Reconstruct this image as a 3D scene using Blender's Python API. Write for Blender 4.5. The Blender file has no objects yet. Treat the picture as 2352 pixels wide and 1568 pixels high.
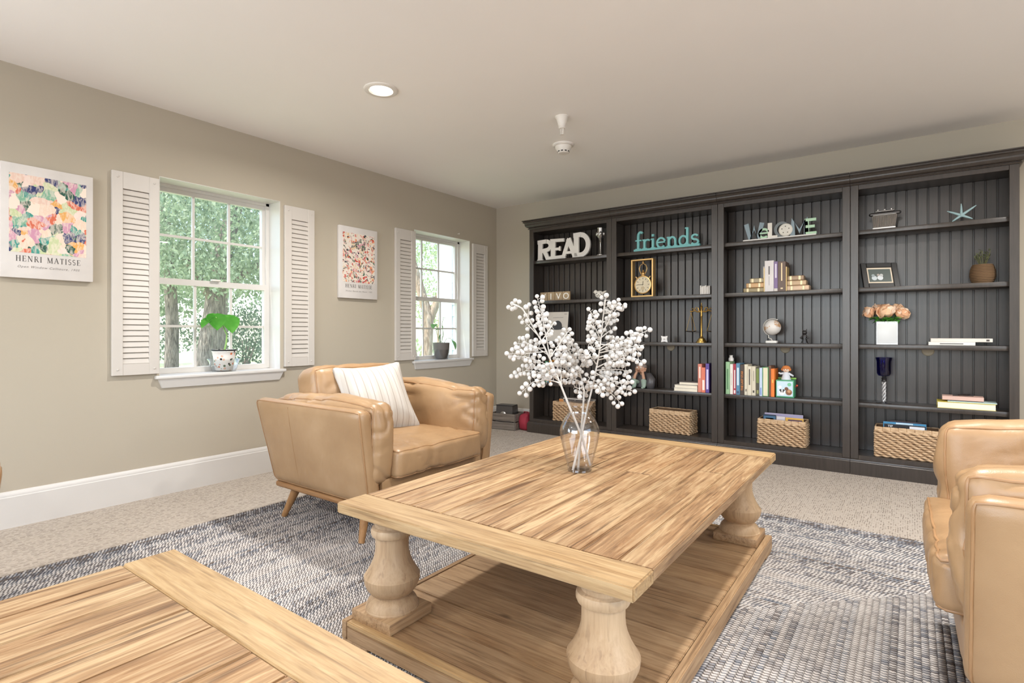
import bpy, bmesh, math, random
from mathutils import Vector, Matrix, noise, Euler
random.seed(7)
R = math.radians
sc = bpy.context.scene
col = sc.collection

# ------------------------------------------------------------------ camera, world, sun, lights, exposure
cam_d = bpy.data.cameras.new('camera'); cam = bpy.data.objects.new('camera', cam_d); col.objects.link(cam)
cam.location = (3.8185, 0.0, 1.0223); cam.rotation_euler = (R(90), 0, 0.6324)
cam_d.sensor_width = 36.0; cam_d.lens = 1248.7 / 2352 * 36; cam_d.shift_y = -19.9 / 2352
cam_d.clip_start = 0.02; cam_d.clip_end = 300
sc.camera = cam

world = bpy.data.worlds.new('world'); sc.world = world; world.use_nodes = True
wn = world.node_tree.nodes; wl = world.node_tree.links; wn.clear()
wo = wn.new('ShaderNodeOutputWorld'); wb = wn.new('ShaderNodeBackground'); ws = wn.new('ShaderNodeTexSky')
ws.sky_type = 'NISHITA'; ws.sun_disc = False; ws.sun_elevation = R(55); ws.sun_rotation = R(200)
wb.inputs['Strength'].default_value = 0.62
wl.new(ws.outputs[0], wb.inputs[0]); wl.new(wb.outputs[0], wo.inputs[0])

def lamp(name, kind, loc, rot, power, color=(1, 1, 1), **kw):
    d = bpy.data.lights.new(name, kind); d.energy = power; d.color = color
    for k, v in kw.items(): setattr(d, k, v)
    o = bpy.data.objects.new(name, d); col.objects.link(o); o.location = loc; o.rotation_euler = rot
    return o
SUN_DIR = Vector((0.13, 0.42, -1.0))
sun = lamp('sun', 'SUN', (-5, 0, 12), SUN_DIR.to_track_quat('-Z', 'Y').to_euler(), 7.2, (1.0, 0.96, 0.91), angle=R(0.6))
# daylight entering by the large windows of the far part of the room, behind the camera (first two)
lamp('daylight_front_window', 'AREA', (2.6, -3.42, 1.5), (R(104), 0, 0), 132, (0.76, 0.87, 1.0), shape='RECTANGLE', size=3.6, size_y=1.8)
lamp('daylight_side_window', 'AREA', (0.05, -1.75, 1.4), (R(110), 0, R(-90)), 74, (0.76, 0.87, 1.0), shape='RECTANGLE', size=1.7, size_y=1.3)
lamp('added_fill_right', 'AREA', (6.55, 0.9, 1.4), (R(112), 0, R(90)), 48, (0.76, 0.87, 1.0), shape='RECTANGLE', size=3.2, size_y=1.6)  # unseen source on the right, added to lift the left wall and baseboard

vs = sc.view_settings
vs.view_transform = 'Standard'; vs.look = 'None'; vs.gamma = 1.0; vs.use_curve_mapping = False
vs.exposure = 0.0
sc.cycles.max_bounces = 10; sc.cycles.diffuse_bounces = 6; sc.cycles.glossy_bounces = 4
sc.cycles.transparent_max_bounces = 24; sc.cycles.transmission_bounces = 8
sc.cycles.caustics_reflective = False; sc.cycles.caustics_refractive = False
sc.cycles.use_denoising = True; sc.cycles.sample_clamp_indirect = 4.0

# ------------------------------------------------------------------ material helpers
def lin(c):
    return tuple(((v / 255) / 12.92 if v / 255 <= 0.04045 else ((v / 255 + 0.055) / 1.055) ** 2.4) for v in c) + (1.0,)

class NT:
    def __init__(s, name):
        s.m = bpy.data.materials.new(name); s.m.use_nodes = True; s.t = s.m.node_tree; s.n = s.t.nodes; s.n.clear()
        s.out = s.n.new('ShaderNodeOutputMaterial')
    def node(s, typ, **kw):
        n = s.n.new('ShaderNode' + typ)
        for k, v in kw.items(): setattr(n, k, v)
        return n
    def link(s, a, b): s.t.links.new(a, b)
    def setin(s, n, **kw):
        for k, v in kw.items():
            i = n.inputs[k.replace('_', ' ')]
            if hasattr(v, 'is_output'): s.link(v, i)
            else: i.default_value = v
        return n
    def math(s, op, a, b=0.0, c=None):
        n = s.node('Math', operation=op)
        for i, v in enumerate((a, b) if c is None else (a, b, c)):
            if hasattr(v, 'is_output'): s.link(v, n.inputs[i])
            else: n.inputs[i].default_value = v
        return n.outputs[0]
    def ramp(s, fac, stops, mode='LINEAR'):
        n = s.node('ValToRGB'); cr = n.color_ramp; cr.interpolation = mode
        while len(cr.elements) < len(stops): cr.elements.new(0.5)
        for e, (p, c) in zip(cr.elements, stops): e.position = p; e.color = c
        s.link(fac, n.inputs[0]); return n.outputs[0]
    def mix(s, fac, a, b, blend='MIX'):
        n = s.node('Mix', data_type='RGBA', blend_type=blend)
        for i, v in ((0, fac), (6, a), (7, b)):
            if hasattr(v, 'is_output'): s.link(v, n.inputs[i])
            else: n.inputs[i].default_value = v
        return n.outputs[2]
    def noise(s, vec, scale, detail=3.0, rough=0.5, dist=0.0, what=0):
        n = s.node('TexNoise'); n.inputs['Scale'].default_value = scale; n.inputs['Detail'].default_value = detail
        n.inputs['Roughness'].default_value = rough; n.inputs['Distortion'].default_value = dist
        if vec is not None: s.link(vec, n.inputs['Vector'])
        return n.outputs[what]
    def coord(s, which='Object'): return s.node('TexCoord').outputs[which]
    def mapping(s, vec, scale=(1, 1, 1), loc=(0, 0, 0), rot=(0, 0, 0)):
        n = s.node('Mapping'); s.link(vec, n.inputs[0]); n.inputs['Scale'].default_value = scale
        n.inputs['Location'].default_value = loc; n.inputs['Rotation'].default_value = rot; return n.outputs[0]
    def bump(s, h, strength=0.2, dist=0.01):
        n = s.node('Bump'); n.inputs['Strength'].default_value = strength; n.inputs['Distance'].default_value = dist
        s.link(h, n.inputs['Height']); return n.outputs[0]
    def bsdf(s, color, rough=0.5, normal=None, metallic=0.0, spec=0.5, **kw):
        b = s.node('BsdfPrincipled')
        s.setin(b, Base_Color=color, Roughness=rough, Metallic=metallic)
        b.inputs['Specular IOR Level'].default_value = spec
        for k, v in kw.items(): b.inputs[k.replace('_', ' ')].default_value = v
        if normal is not None: s.link(normal, b.inputs['Normal'])
        s.link(b.outputs[0], s.out.inputs[0]); return b

_flat = {}
def flat(rgb, rough=0.5, metallic=0.0, spec=0.5, var=0.05, name=None):
    """a plain painted / plastic / metal surface: procedural, with a faint mottling"""
    key = (tuple(rgb), rough, metallic, spec)
    if key in _flat: return _flat[key]
    t = NT(name or 'paint_%02x%02x%02x' % tuple(int(v) for v in rgb))
    n = t.noise(t.coord(), 9.0, 3.0)
    c = lin(rgb); lo = tuple(v * (1 - var) for v in c[:3]) + (1,); hi = tuple(min(1, v * (1 + var)) for v in c[:3]) + (1,)
    t.bsdf(t.ramp(n, [(0.3, lo), (0.7, hi)]), rough, metallic=metallic, spec=spec)
    _flat[key] = t.m; return t.m

def m_wall(name, rgb, rough=0.75):
    t = NT(name); v = t.coord()
    c = lin(rgb); n = t.noise(v, 1.2, 4)
    t.bsdf(t.ramp(n, [(0.3, tuple(x * 0.975 for x in c[:3]) + (1,)), (0.7, c)]), rough, t.bump(t.noise(v, 260, 2), 0.08, 0.002), spec=0.3)
    return t.m
M = {}
M['wall'] = m_wall('wall_paint', (181, 171, 154))
M['ceiling'] = m_wall('ceiling_paint', (243, 239, 235), 0.85)
M['trim'] = flat((212, 208, 203), 0.38, var=.012, name='white_trim_paint')
M['shutter'] = flat((203, 196, 188), 0.45, var=.012, name='shutter_paint')

def m_carpet():
    """loop-pile carpet: short flecked dashes in narrow rows"""
    t = NT('carpet'); v = t.coord(); sp = t.node('SeparateXYZ'); t.link(v, sp.inputs[0])
    wob = t.math('MULTIPLY', t.math('SUBTRACT', t.noise(v, 14, 2), .5), .012)
    rx = t.math('MULTIPLY', t.math('ADD', sp.outputs[0], wob), 96.0); row = t.math('FLOOR', rx); fx = t.math('FRACT', rx)
    w1 = t.node('TexWhiteNoise', noise_dimensions='1D'); t.link(row, w1.inputs['W'])
    ry = t.math('ADD', t.math('MULTIPLY', t.math('ADD', sp.outputs[1], wob), 34.0), t.math('MULTIPLY', w1.outputs[0], 17.0)); cell = t.math('FLOOR', ry); fy = t.math('FRACT', ry)
    cm = t.node('CombineXYZ'); t.link(row, cm.inputs[0]); t.link(cell, cm.inputs[1]); w2 = t.node('TexWhiteNoise', noise_dimensions='2D'); t.link(cm.outputs[0], w2.inputs[0])
    px = t.math('ABSOLUTE', t.math('SUBTRACT', fx, .5)); py = t.math('ABSOLUTE', t.math('SUBTRACT', fy, .5))
    dash = t.math('MULTIPLY', t.math('LESS_THAN', px, .24), t.math('LESS_THAN', py, .36))
    amt = t.ramp(w2.outputs[0], [(0.0, (.75, .75, .75, 1)), (0.30, (.5, .5, .5, 1)), (0.55, (.12, .12, .12, 1)), (1.0, (0, 0, 0, 1))])
    base = t.ramp(t.noise(v, 60, 2), [(.3, lin((174, 164, 153))), (.7, lin((192, 182, 171)))])
    c = t.mix(t.math('MULTIPLY', dash, amt), base, lin((94, 84, 76)))
    n3 = t.noise(v, 2.3, 4); c = t.mix(t.math('MULTIPLY', n3, 0.22), c, lin((168, 154, 139)))
    h = t.math('SUBTRACT', t.math('SINE', t.math('MULTIPLY', fy, math.pi)), t.math('MULTIPLY', px, 2.0))
    t.bsdf(c, 0.95, t.bump(h, 0.2, 0.003), spec=0.1); return t.m
M['carpet'] = m_carpet()

def m_braid():
    """braided wool cord: uv.x is metres along the cord, uv.y 0..1 across it"""
    t = NT('braided_wool'); uv = t.node('UVMap'); uv.uv_map = 'braid'
    sp = t.node('SeparateXYZ'); t.link(uv.outputs[0], sp.inputs[0])
    oi = t.node('ObjectInfo'); rnd = oi.outputs['Random']
    vv = t.math('SUBTRACT', sp.outputs[1], 0.5); v2 = t.math('MULTIPLY', vv, vv)
    ph = t.math('ADD', t.math('MULTIPLY', sp.outputs[0], 72.0), t.math('MULTIPLY', v2, -5.0))
    ph = t.math('ADD', ph, t.math('MULTIPLY', rnd, 57.3))
    cell = t.math('FLOOR', ph); fr = t.math('FRACT', ph)
    wn1 = t.node('TexWhiteNoise', noise_dimensions='2D')
    cmb = t.node('CombineXYZ'); t.link(cell, cmb.inputs[0]); t.link(t.math('MULTIPLY', rnd, 913.0), cmb.inputs[1]); t.link(cmb.outputs[0], wn1.inputs[0])
    at = t.node('Attribute', attribute_name='tone', attribute_type='GEOMETRY')
    long_ = t.noise(t.coord(), 3.0, 2)
    k = t.math('ADD', t.math('MULTIPLY', wn1.outputs[0], .50), t.math('ADD', at.outputs['Fac'], t.math('MULTIPLY_ADD', t.math('SUBTRACT', long_, .5), .25, .15)))
    c = t.ramp(k, [(0.0, lin((208, 203, 198))), (0.40, lin((204, 199, 195))), (0.56, lin((180, 176, 174))), (0.70, lin((146, 148, 154))),
                   (0.84, lin((124, 116, 112))), (0.98, lin((92, 87, 88)))], 'LINEAR')
    edge = t.math('LESS_THAN', fr, t.math('MULTIPLY_ADD', v2, -1.3, t.math('MULTIPLY_ADD', wn1.outputs[0], .20, .40)))
    ec = t.ramp(t.math('FRACT', t.math('MULTIPLY', rnd, 7.0)), [(0.0, lin((72, 82, 94))), (0.35, lin((84, 84, 90))), (0.65, lin((102, 90, 80))), (1.0, lin((70, 67, 71)))])
    dark = t.mix(t.math('MULTIPLY', edge, t.math('MULTIPLY_ADD', at.outputs['Fac'], .8, .74)), c, ec)
    h = t.math('SUBTRACT', t.math('SINE', t.math('MULTIPLY', fr, math.pi)), t.math('MULTIPLY', v2, 1.5))
    t.bsdf(dark, 0.92, t.bump(h, 0.5, 0.004), spec=0.12); return t.m
M['braid'] = m_braid()

def m_wood(name, light, mid, dark, streak=0.55, knots=True, rough=0.48, along='Y', bumpy=0.25, grain=0.75):
    t = NT(name); v0 = t.coord(); oi = t.node('ObjectInfo')
    off = t.node('CombineXYZ'); r = oi.outputs['Random']
    t.link(t.math('MULTIPLY', r, 37.0), off.inputs[0]); t.link(t.math('MULTIPLY', r, 91.0), off.inputs[1]); t.link(t.math('MULTIPLY', r, 53.0), off.inputs[2])
    ad = t.node('VectorMath', operation='ADD'); t.link(v0, ad.inputs[0]); t.link(off.outputs[0], ad.inputs[1]); v = ad.outputs[0]
    ax = {'X': (0.10, 1, 1), 'Y': (1, 0.10, 1), 'Z': (1, 1, 0.10)}[along]
    def sc_(a_, l_): return tuple(l_ if q < 1 else a_ for q in ax)
    m1 = t.mapping(v, sc_(38, 2.6)); m2 = t.mapping(v, sc_(170, 7)); m3 = t.mapping(v, sc_(9, 1.8)); m4 = t.mapping(v, sc_(85, 2.2))
    n1 = t.noise(m1, 1.0, 6, 0.66, 1.1); n2 = t.noise(m2, 1.0, 3, 0.6); n3 = t.noise(m3, 1.0, 4, 0.6, 0.6); n4 = t.noise(m4, 1.0, 2, 0.5, 0.4)
    base = t.ramp(n1, [(0.32, lin(dark)), (0.47, lin(mid)), (0.60, lin(light))])
    tone = t.ramp(n3, [(0.33, lin(mid)), (0.62, lin(light))])
    c = t.mix(streak, tone, base)
    fine = t.ramp(n2, [(0.32, (0.72, 0.66, 0.6, 1)), (0.55, (1, 1, 1, 1))])
    c = t.mix(grain, c, fine, 'MULTIPLY')
    crack = t.ramp(n4, [(0.57, (0, 0, 0, 1)), (0.66, (1, 1, 1, 1))])
    patch = t.ramp(n3, [(0.46, (1, 1, 1, 1)), (0.60, (0.15, 0.15, 0.15, 1))])
    c = t.mix(t.math('MULTIPLY', t.math('MULTIPLY', crack, patch), streak), c, lin(tuple(x * .78 for x in dark)))
    ob = t.ramp(r, [(0.0, (0.86, 0.84, 0.82, 1)), (0.5, (1, 1, 1, 1)), (1.0, (1.06, 1.03, 0.98, 1))])
    c = t.mix(1.0, c, ob, 'MULTIPLY')
    if knots:
        vo = t.node('TexVoronoi'); vo.inputs['Scale'].default_value = 1.0
        kx = {'X': (5, 12, 12), 'Y': (12, 5, 12), 'Z': (12, 12, 5)}[along]
        t.link(t.mapping(v, kx), vo.inputs['Vector'])
        kf = t.ramp(vo.outputs[0], [(0.06, (1, 1, 1, 1)), (0.17, (0, 0, 0, 1))])
        sep = t.node('SeparateColor'); t.link(vo.outputs['Color'], sep.inputs[0])
        kf = t.math('MULTIPLY', kf, t.math('GREATER_THAN', sep.outputs[0], 0.86))
        c = t.mix(t.math('MULTIPLY', kf, 0.8), c, lin(tuple(x * 0.62 for x in dark)))
    t.bsdf(c, rough, t.bump(t.math('ADD', n1, t.math('MULTIPLY', n2, 0.5)), bumpy, 0.003), spec=0.4)
    return t.m
TOPC = ((196, 168, 130), (156, 120, 84), (96, 64, 42))
M['plank'] = m_wood('reclaimed_pine', *TOPC, streak=0.66, bumpy=0.3)
M['board'] = m_wood('reclaimed_pine_edge', (192, 164, 124), (173, 141, 99), (122, 87, 57), streak=0.5)
M['base_plank'] = m_wood('base_pine', (188, 159, 124), (164, 132, 98), (112, 81, 55), streak=0.5)
M['turned'] = m_wood('turned_pine', (200, 174, 142), (182, 153, 120), (150, 118, 88), streak=0.3, along='Z', knots=True, bumpy=0.06, grain=0.25)
M['leg_oak'] = m_wood('chair_leg_wood', (178, 137, 94), (160, 119, 78), (130, 93, 58), streak=0.4, along='Z', knots=False, bumpy=0.06)
M['frame_oak'] = m_wood('chair_frame_wood', (180, 139, 96), (164, 122, 80), (134, 96, 60), streak=0.4, along='X', knots=False, bumpy=0.06)
M['crate'] = m_wood('grey_crate_wood', (132, 124, 116), (104, 96, 90), (70, 64, 60), streak=0.5, along='X', knots=False)
M['block'] = m_wood('tile_wood', (170, 148, 118), (150, 127, 98), (118, 97, 72), streak=0.4, along='X', knots=False)

def m_leather():
    t = NT('tan_leather'); v = t.coord(); oi = t.node('ObjectInfo')
    n = t.noise(v, 3.0, 4, 0.55); n2 = t.noise(v, 11, 4)
    c = t.ramp(n, [(0.3, lin((154, 122, 88))), (0.55, lin((168, 136, 100))), (0.75, lin((181, 150, 115)))])
    c = t.mix(t.math('MULTIPLY', n2, 0.22), c, lin((150, 114, 78)))
    vo = t.node('TexVoronoi'); vo.inputs['Scale'].default_value = 420; t.link(v, vo.inputs['Vector'])
    w = t.noise(t.mapping(v, (7, 7, 4)), 1.0, 3, 0.5, 1.2)
    h = t.math('ADD', t.math('MULTIPLY', vo.outputs[0], 0.02), t.math('MULTIPLY', w, 0.55))
    t.bsdf(c, 0.38, t.bump(h, 0.5, 0.014), spec=0.5); return t.m
M['leather'] = m_leather()
M['piping'] = flat((158, 121, 84), 0.42, name='leather_piping')

def m_ticking():
    t = NT('ticking_linen'); v = t.coord(); sp = t.node('SeparateXYZ'); t.link(v, sp.inputs[0])
    y = t.math('ADD', sp.outputs[1], 0.5)
    a = t.math('FRACT', t.math('MULTIPLY', y, 26.0))
    s1 = t.math('LESS_THAN', t.math('ABSOLUTE', t.math('SUBTRACT', a, 0.5)), 0.06)
    b = t.math('FRACT', t.math('MULTIPLY', y, 13.0)); s2 = t.math('LESS_THAN', b, 0.5)
    c = t.mix(t.math('MULTIPLY', s2, 0.35), lin((198, 193, 186)), lin((182, 172, 160)))
    c = t.mix(t.math('MULTIPLY', s1, 0.6), c, lin((146, 132, 120)))
    t.bsdf(c, 0.9, t.bump(t.noise(v, 300, 2), 0.25, 0.002), spec=0.15); return t.m
M['ticking'] = m_ticking()

def m_bookcase():
    t = NT('espresso_paint'); v = t.coord('Generated'); ob = t.coord()
    n = t.noise(t.mapping(ob, (60, 60, 5)), 1.0, 4, 0.6)
    c = t.ramp(n, [(0.3, lin((50, 43, 38))), (0.7, lin((64, 56, 50)))])
    t.bsdf(c, 0.31, t.bump(n, 0.06, 0.002), spec=0.6); return t.m
M['espresso'] = m_bookcase()

def m_glass(name, tint=(0.97, 0.98, 0.98, 1), refl=1.0, rough=0.01, haze=0.0):
    t = NT(name); tr = t.node('BsdfTransparent'); tr.inputs[0].default_value = tint
    gl = t.node('BsdfGlossy'); gl.inputs['Roughness'].default_value = rough
    lw = t.node('LayerWeight'); lw.inputs[0].default_value = 0.5
    fz = t.math('MULTIPLY_ADD', t.math('POWER', lw.outputs['Facing'], 4.0), 0.75, 0.04)
    mx = t.node('MixShader'); t.link(t.math('MINIMUM', t.math('MULTIPLY', fz, refl), 1.0), mx.inputs[0])
    t.link(tr.outputs[0], mx.inputs[1]); t.link(gl.outputs[0], mx.inputs[2])
    if haze:
        df = t.node('BsdfTranslucent'); df.inputs[0].default_value = (.9, .92, .9, 1); m2 = t.node('MixShader'); m2.inputs[0].default_value = haze  # pale translucent share imitates the bright haze over the panes
        t.link(mx.outputs[0], m2.inputs[1]); t.link(df.outputs[0], m2.inputs[2]); t.link(m2.outputs[0], t.out.inputs[0])
    else: t.link(mx.outputs[0], t.out.inputs[0])
    return t.m
M['pane'] = m_glass('window_glass', (0.96, 0.98, 0.97, 1), 0.7, haze=.018)
M['vase'] = m_glass('vase_glass', (0.955, 0.95, 0.945, 1), 1.5, 0.015)
M['plastic'] = m_glass('clear_plastic', (0.94, 0.95, 0.95, 1), 1.6, 0.08)
M['cobalt'] = m_glass('cobalt_glass', (0.26, 0.28, 0.66, 1), 1.4, 0.03)

def m_art(name, cols, seed, scale, dist):
    t = NT(name); v = t.mapping(t.coord(), (1, 1, 1), (seed, seed * 0.7, seed * 1.3))
    d = t.noise(v, 9.0, 3, 0.6, what=1)
    ad = t.mix(dist, v, d)
    vo = t.node('TexVoronoi'); vo.inputs['Scale'].default_value = scale; vo.inputs['Randomness'].default_value = 1.0; t.link(ad, vo.inputs['Vector'])
    se = t.node('SeparateColor'); t.link(vo.outputs['Color'], se.inputs[0])
    n = len(cols)
    c = t.ramp(se.outputs[0], [(i / n, lin(q)) for i, q in enumerate(cols)], 'CONSTANT')
    br = t.noise(t.mapping(v, (70, 70, 26), rot=(0.6, 0, 0)), 1.0, 3, 0.6, 1.0)
    c = t.mix(t.ramp(br, [(0.44, (0, 0, 0, 1)), (0.58, (0.55, 0.55, 0.55, 1))]), c, lin((236, 222, 208)))
    t.bsdf(c, 0.7, spec=0.2); return t.m
M['art_window'] = m_art('abstract_print_teal_pink', [(228, 196, 180), (232, 206, 186), (70, 150, 138), (196, 206, 160), (52, 92, 78), (236, 210, 200), (212, 110, 84), (204, 150, 172), (58, 66, 110), (226, 168, 96), (238, 222, 206), (130, 176, 150)], 3.1, 24, 0.10)
M['art_water'] = m_art('abstract_print_red_black', [(226, 215, 202), (40, 48, 46), (226, 215, 202), (196, 58, 46), (226, 215, 202), (228, 218, 206), (52, 92, 70), (228, 218, 206), (226, 194, 150), (226, 215, 202), (200, 130, 146), (44, 40, 60), (226, 215, 202), (222, 128, 76)], 8.3, 62, 0.20)

def m_foliage(name, cols, trans=0.5):
    t = NT(name); g = t.node('NewGeometry'); v = t.coord()
    wn_ = t.noise(v, 5.0, 3, 0.7); c = t.ramp(wn_, [(0.28, lin(cols[0])), (0.5, lin(cols[1])), (0.72, lin(cols[2]))])
    d = t.node('BsdfDiffuse'); tl = t.node('BsdfTranslucent'); t.link(c, d.inputs[0]); t.link(c, tl.inputs[0])
    mx = t.node('MixShader'); mx.inputs[0].default_value = trans
    t.link(d.outputs[0], mx.inputs[1]); t.link(tl.outputs[0], mx.inputs[2]); t.link(mx.outputs[0], t.out.inputs[0]); return t.m
M['leaf_oak'] = m_foliage('oak_leaves', [(104, 120, 90), (152, 166, 134), (210, 214, 192)])
M['leaf_dark'] = m_foliage('hedge_leaves', [(76, 92, 72), (104, 120, 98), (140, 154, 130)], 0.35)
M['leaf_lite'] = m_foliage('myrtle_leaves', [(150, 166, 110), (190, 202, 150), (228, 232, 206)], 0.6)
M['leaf_pot'] = m_foliage('potted_leaf', [(66, 132, 48), (90, 156, 66), (124, 178, 96)], 0.4)
M['leaf_sage'] = m_foliage('sage_leaf', [(104, 150, 96), (128, 172, 116), (150, 190, 136)], 0.35)
def m_bark(name, a, b):
    t = NT(name); v = t.coord(); n = t.noise(t.mapping(v, (22, 22, 4)), 1.0, 5, 0.65, 0.8)
    t.bsdf(t.ramp(n, [(0.35, lin(a)), (0.65, lin(b))]), 0.9, t.bump(n, 0.8, 0.05), spec=0.1); return t.m
M['bark'] = m_bark('oak_bark', (96, 84, 76), (176, 160, 148)); M['bark_tan'] = m_bark('myrtle_bark', (160, 132, 110), (206, 182, 160))
def m_lawn():
    t = NT('lawn'); v = t.coord(); n = t.noise(v, 0.5, 5, 0.6); n2 = t.noise(v, 40, 2)
    c = t.ramp(n, [(0.35, lin((150, 164, 118))), (0.6, lin((200, 204, 164))), (0.7, lin((226, 220, 196)))])
    t.bsdf(c, 0.95, t.bump(n2, 0.6, 0.05), spec=0.1); return t.m
M['lawn'] = m_lawn()
def m_wicker():
    t = NT('water_hyacinth'); v = t.coord(); n = t.noise(t.mapping(v, (30, 30, 160)), 1.0, 3, 0.6)
    t.bsdf(t.ramp(n, [(0.3, lin((156, 124, 92))), (0.52, lin((196, 165, 130))), (0.75, lin((216, 189, 156)))]), 0.7, t.bump(n, 0.5, 0.003), spec=0.25); return t.m
M['wicker'] = m_wicker()
M['wicker_dark'] = flat((96, 70, 46), 0.85, name='basket_core')
M['berry'] = flat((204, 201, 197), 0.75, name='frosted_berry'); M['twig'] = flat((206, 201, 195), 0.8, name='white_twig')
M['white_plastic'] = flat((228, 222, 214), 0.45, name='white_plastic'); M['black'] = flat((26, 24, 24), 0.5); M['darkslot'] = flat((60, 54, 50), 0.7)
M['silver'] = flat((176, 172, 168), 0.28, 0.9, name='silver_metal'); M['brass'] = flat((196, 156, 84), 0.3, 0.9, name='brass'); M['gold_frame'] = flat((212, 174, 116), 0.32, 0.75, name='gilt')
M['ink'] = flat((66, 62, 60), 0.7, name='print_ink'); M['ink_soft'] = flat((128, 122, 118), 0.7, name='print_ink_soft')
M['canvas'] = flat((214, 208, 203), 0.8, name='canvas_white')
M['page'] = flat((232, 222, 202), 0.85, name='book_pages')
M['grey_pot'] = flat((104, 98, 94), 0.5, name='grey_ceramic'); M['soil'] = flat((58, 46, 38), 0.95)
def m_emit(name, c, s):
    t = NT(name); e = t.node('Emission'); e.inputs[0].default_value = c; e.inputs[1].default_value = s; t.link(e.outputs[0], t.out.inputs[0]); return t.m
M['lens'] = m_emit('lamp_lens', (1.0, 0.93, 0.82, 1), 9.0)

# ------------------------------------------------------------------ mesh helpers
class MB:
    def __init__(s): s.v = []; s.f = []; s.uv = {}
    def add(s, vs_, fs, mat=None):
        o = len(s.v)
        s.v += [tuple(mat @ Vector(p)) if mat else tuple(p) for p in vs_]
        s.f += [tuple(i + o for i in f) for f in fs]; return s
    def box(s, x0, x1, y0, y1, z0, z1, mat=None):
        return s.add([(x0, y0, z0), (x1, y0, z0), (x1, y1, z0), (x0, y1, z0), (x0, y0, z1), (x1, y0, z1), (x1, y1, z1), (x0, y1, z1)],
                     [(0, 3, 2, 1), (4, 5, 6, 7), (0, 1, 5, 4), (1, 2, 6, 5), (2, 3, 7, 6), (3, 0, 4, 7)], mat)
    def bbox(s, x0, x1, y0, y1, z0, z1, b=0.004, seg=2, mat=None):
        bm = bmesh.new(); bmesh.ops.create_cube(bm, size=1.0)
        for v in bm.verts:
            v.co = Vector((x0 + (v.co.x + .5) * (x1 - x0), y0 + (v.co.y + .5) * (y1 - y0), z0 + (v.co.z + .5) * (z1 - z0)))
        b = min(b, 0.49 * min(x1 - x0, y1 - y0, z1 - z0))
        bmesh.ops.bevel(bm, geom=list(bm.edges), offset=b, segments=seg, profile=0.5, affect='EDGES')
        return s.bm(bm, mat)
    def bm(s, bm, mat=None):
        bm.verts.index_update()
        s.add([v.co.copy() for v in bm.verts], [tuple(v.index for v in f.verts) for f in bm.faces], mat); bm.free(); return s
    def lathe(s, prof, n=24, mat=None, caps=True):
        vs_ = []; fs = []
        for (r, z) in prof:
            for i in range(n): a = 2 * math.pi * i / n; vs_.append((r * math.cos(a), r * math.sin(a), z))
        m = len(prof)
        for j in range(m - 1):
            for i in range(n):
                k = (i + 1) % n; fs.append((j * n + i, j * n + k, (j + 1) * n + k, (j + 1) * n + i))
        if caps: fs.append(tuple(range(n - 1, -1, -1))); fs.append(tuple((m - 1) * n + i for i in range(n)))
        return s.add(vs_, fs, mat)
    def tube(s, pts, rad, n=6, closed=False, cap=True, mat=None, flat_=1.0):
        pts = [Vector(p) for p in pts]; m = len(pts); vs_ = []; fs = []; up = None
        rr = rad if isinstance(rad, (list, tuple)) else [rad] * m
        for i in range(m):
            a = pts[i - 1] if (i or closed) else pts[i]; b = pts[(i + 1) % m] if (i < m - 1 or closed) else pts[i]
            t = (b - a); t = t.normalized() if t.length > 1e-9 else Vector((0, 0, 1))
            if up is None: up = t.orthogonal().normalized()
            up = up - t * up.dot(t)
            up = up.normalized() if up.length > 1e-6 else t.orthogonal().normalized()
            w = t.cross(up)
            for k in range(n):
                an = 2 * math.pi * k / n; vs_.append(pts[i] + (up * math.cos(an) * flat_ + w * math.sin(an)) * rr[i])
        for i in range(m if closed else m - 1):
            j = (i + 1) % m
            for k in range(n):
                q = (k + 1) % n; fs.append((i * n + k, i * n + q, j * n + q, j * n + k))
        if cap and not closed: fs.append(tuple(range(n - 1, -1, -1))); fs.append(tuple((m - 1) * n + k for k in range(n)))
        return s.add(vs_, fs, mat)
    def sphere(s, c, r, nu=12, nv=8, sq=(1, 1, 1)):
        prof = [(r * math.sin(math.pi * j / nv), -r * math.cos(math.pi * j / nv)) for j in range(nv + 1)]
        prof[0] = (r * 0.01, -r); prof[-1] = (r * 0.01, r)
        return s.lathe(prof, nu, Matrix.Translation(c) @ Matrix.Diagonal((*sq, 1)))
    def prism(s, poly, y0, y1, mat=None):
        """poly in (x, z), extruded along y"""
        n = len(poly)
        vs_ = [(p[0], y0, p[1]) for p in poly] + [(p[0], y1, p[1]) for p in poly]
        return s.add(vs_, [tuple(range(n)), tuple(range(2 * n - 1, n - 1, -1))] + [(i, i + n, (i + 1) % n + n, (i + 1) % n) for i in range(n)], mat)
    def sweep(s, path, prof):
        """profile (outward, z) swept along a plan polyline with mitres; outward is to the right of travel"""
        P = [Vector((p[0], p[1])) for p in path]; m = len(P); n = len(prof); vs_ = []; fs = []
        for i in range(m):
            d0 = (P[i] - P[i - 1]).normalized() if i else (P[1] - P[0]).normalized()
            d1 = (P[i + 1] - P[i]).normalized() if i < m - 1 else d0
            n0 = Vector((d0.y, -d0.x)); n1 = Vector((d1.y, -d1.x)); b = (n0 + n1)
            b = b / max(1e-6, (b.dot(n0)))
            for (o, z) in prof: vs_.append((P[i].x + b.x * o, P[i].y + b.y * o, z))
        for i in range(m - 1):
            for k in range(n):
                q = (k + 1) % n; fs.append((i * n + k, i * n + q, (i + 1) * n + q, (i + 1) * n + k))
        fs.append(tuple(range(n - 1, -1, -1))); fs.append(tuple((m - 1) * n + k for k in range(n)))
        return s.add(vs_, fs)
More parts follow.
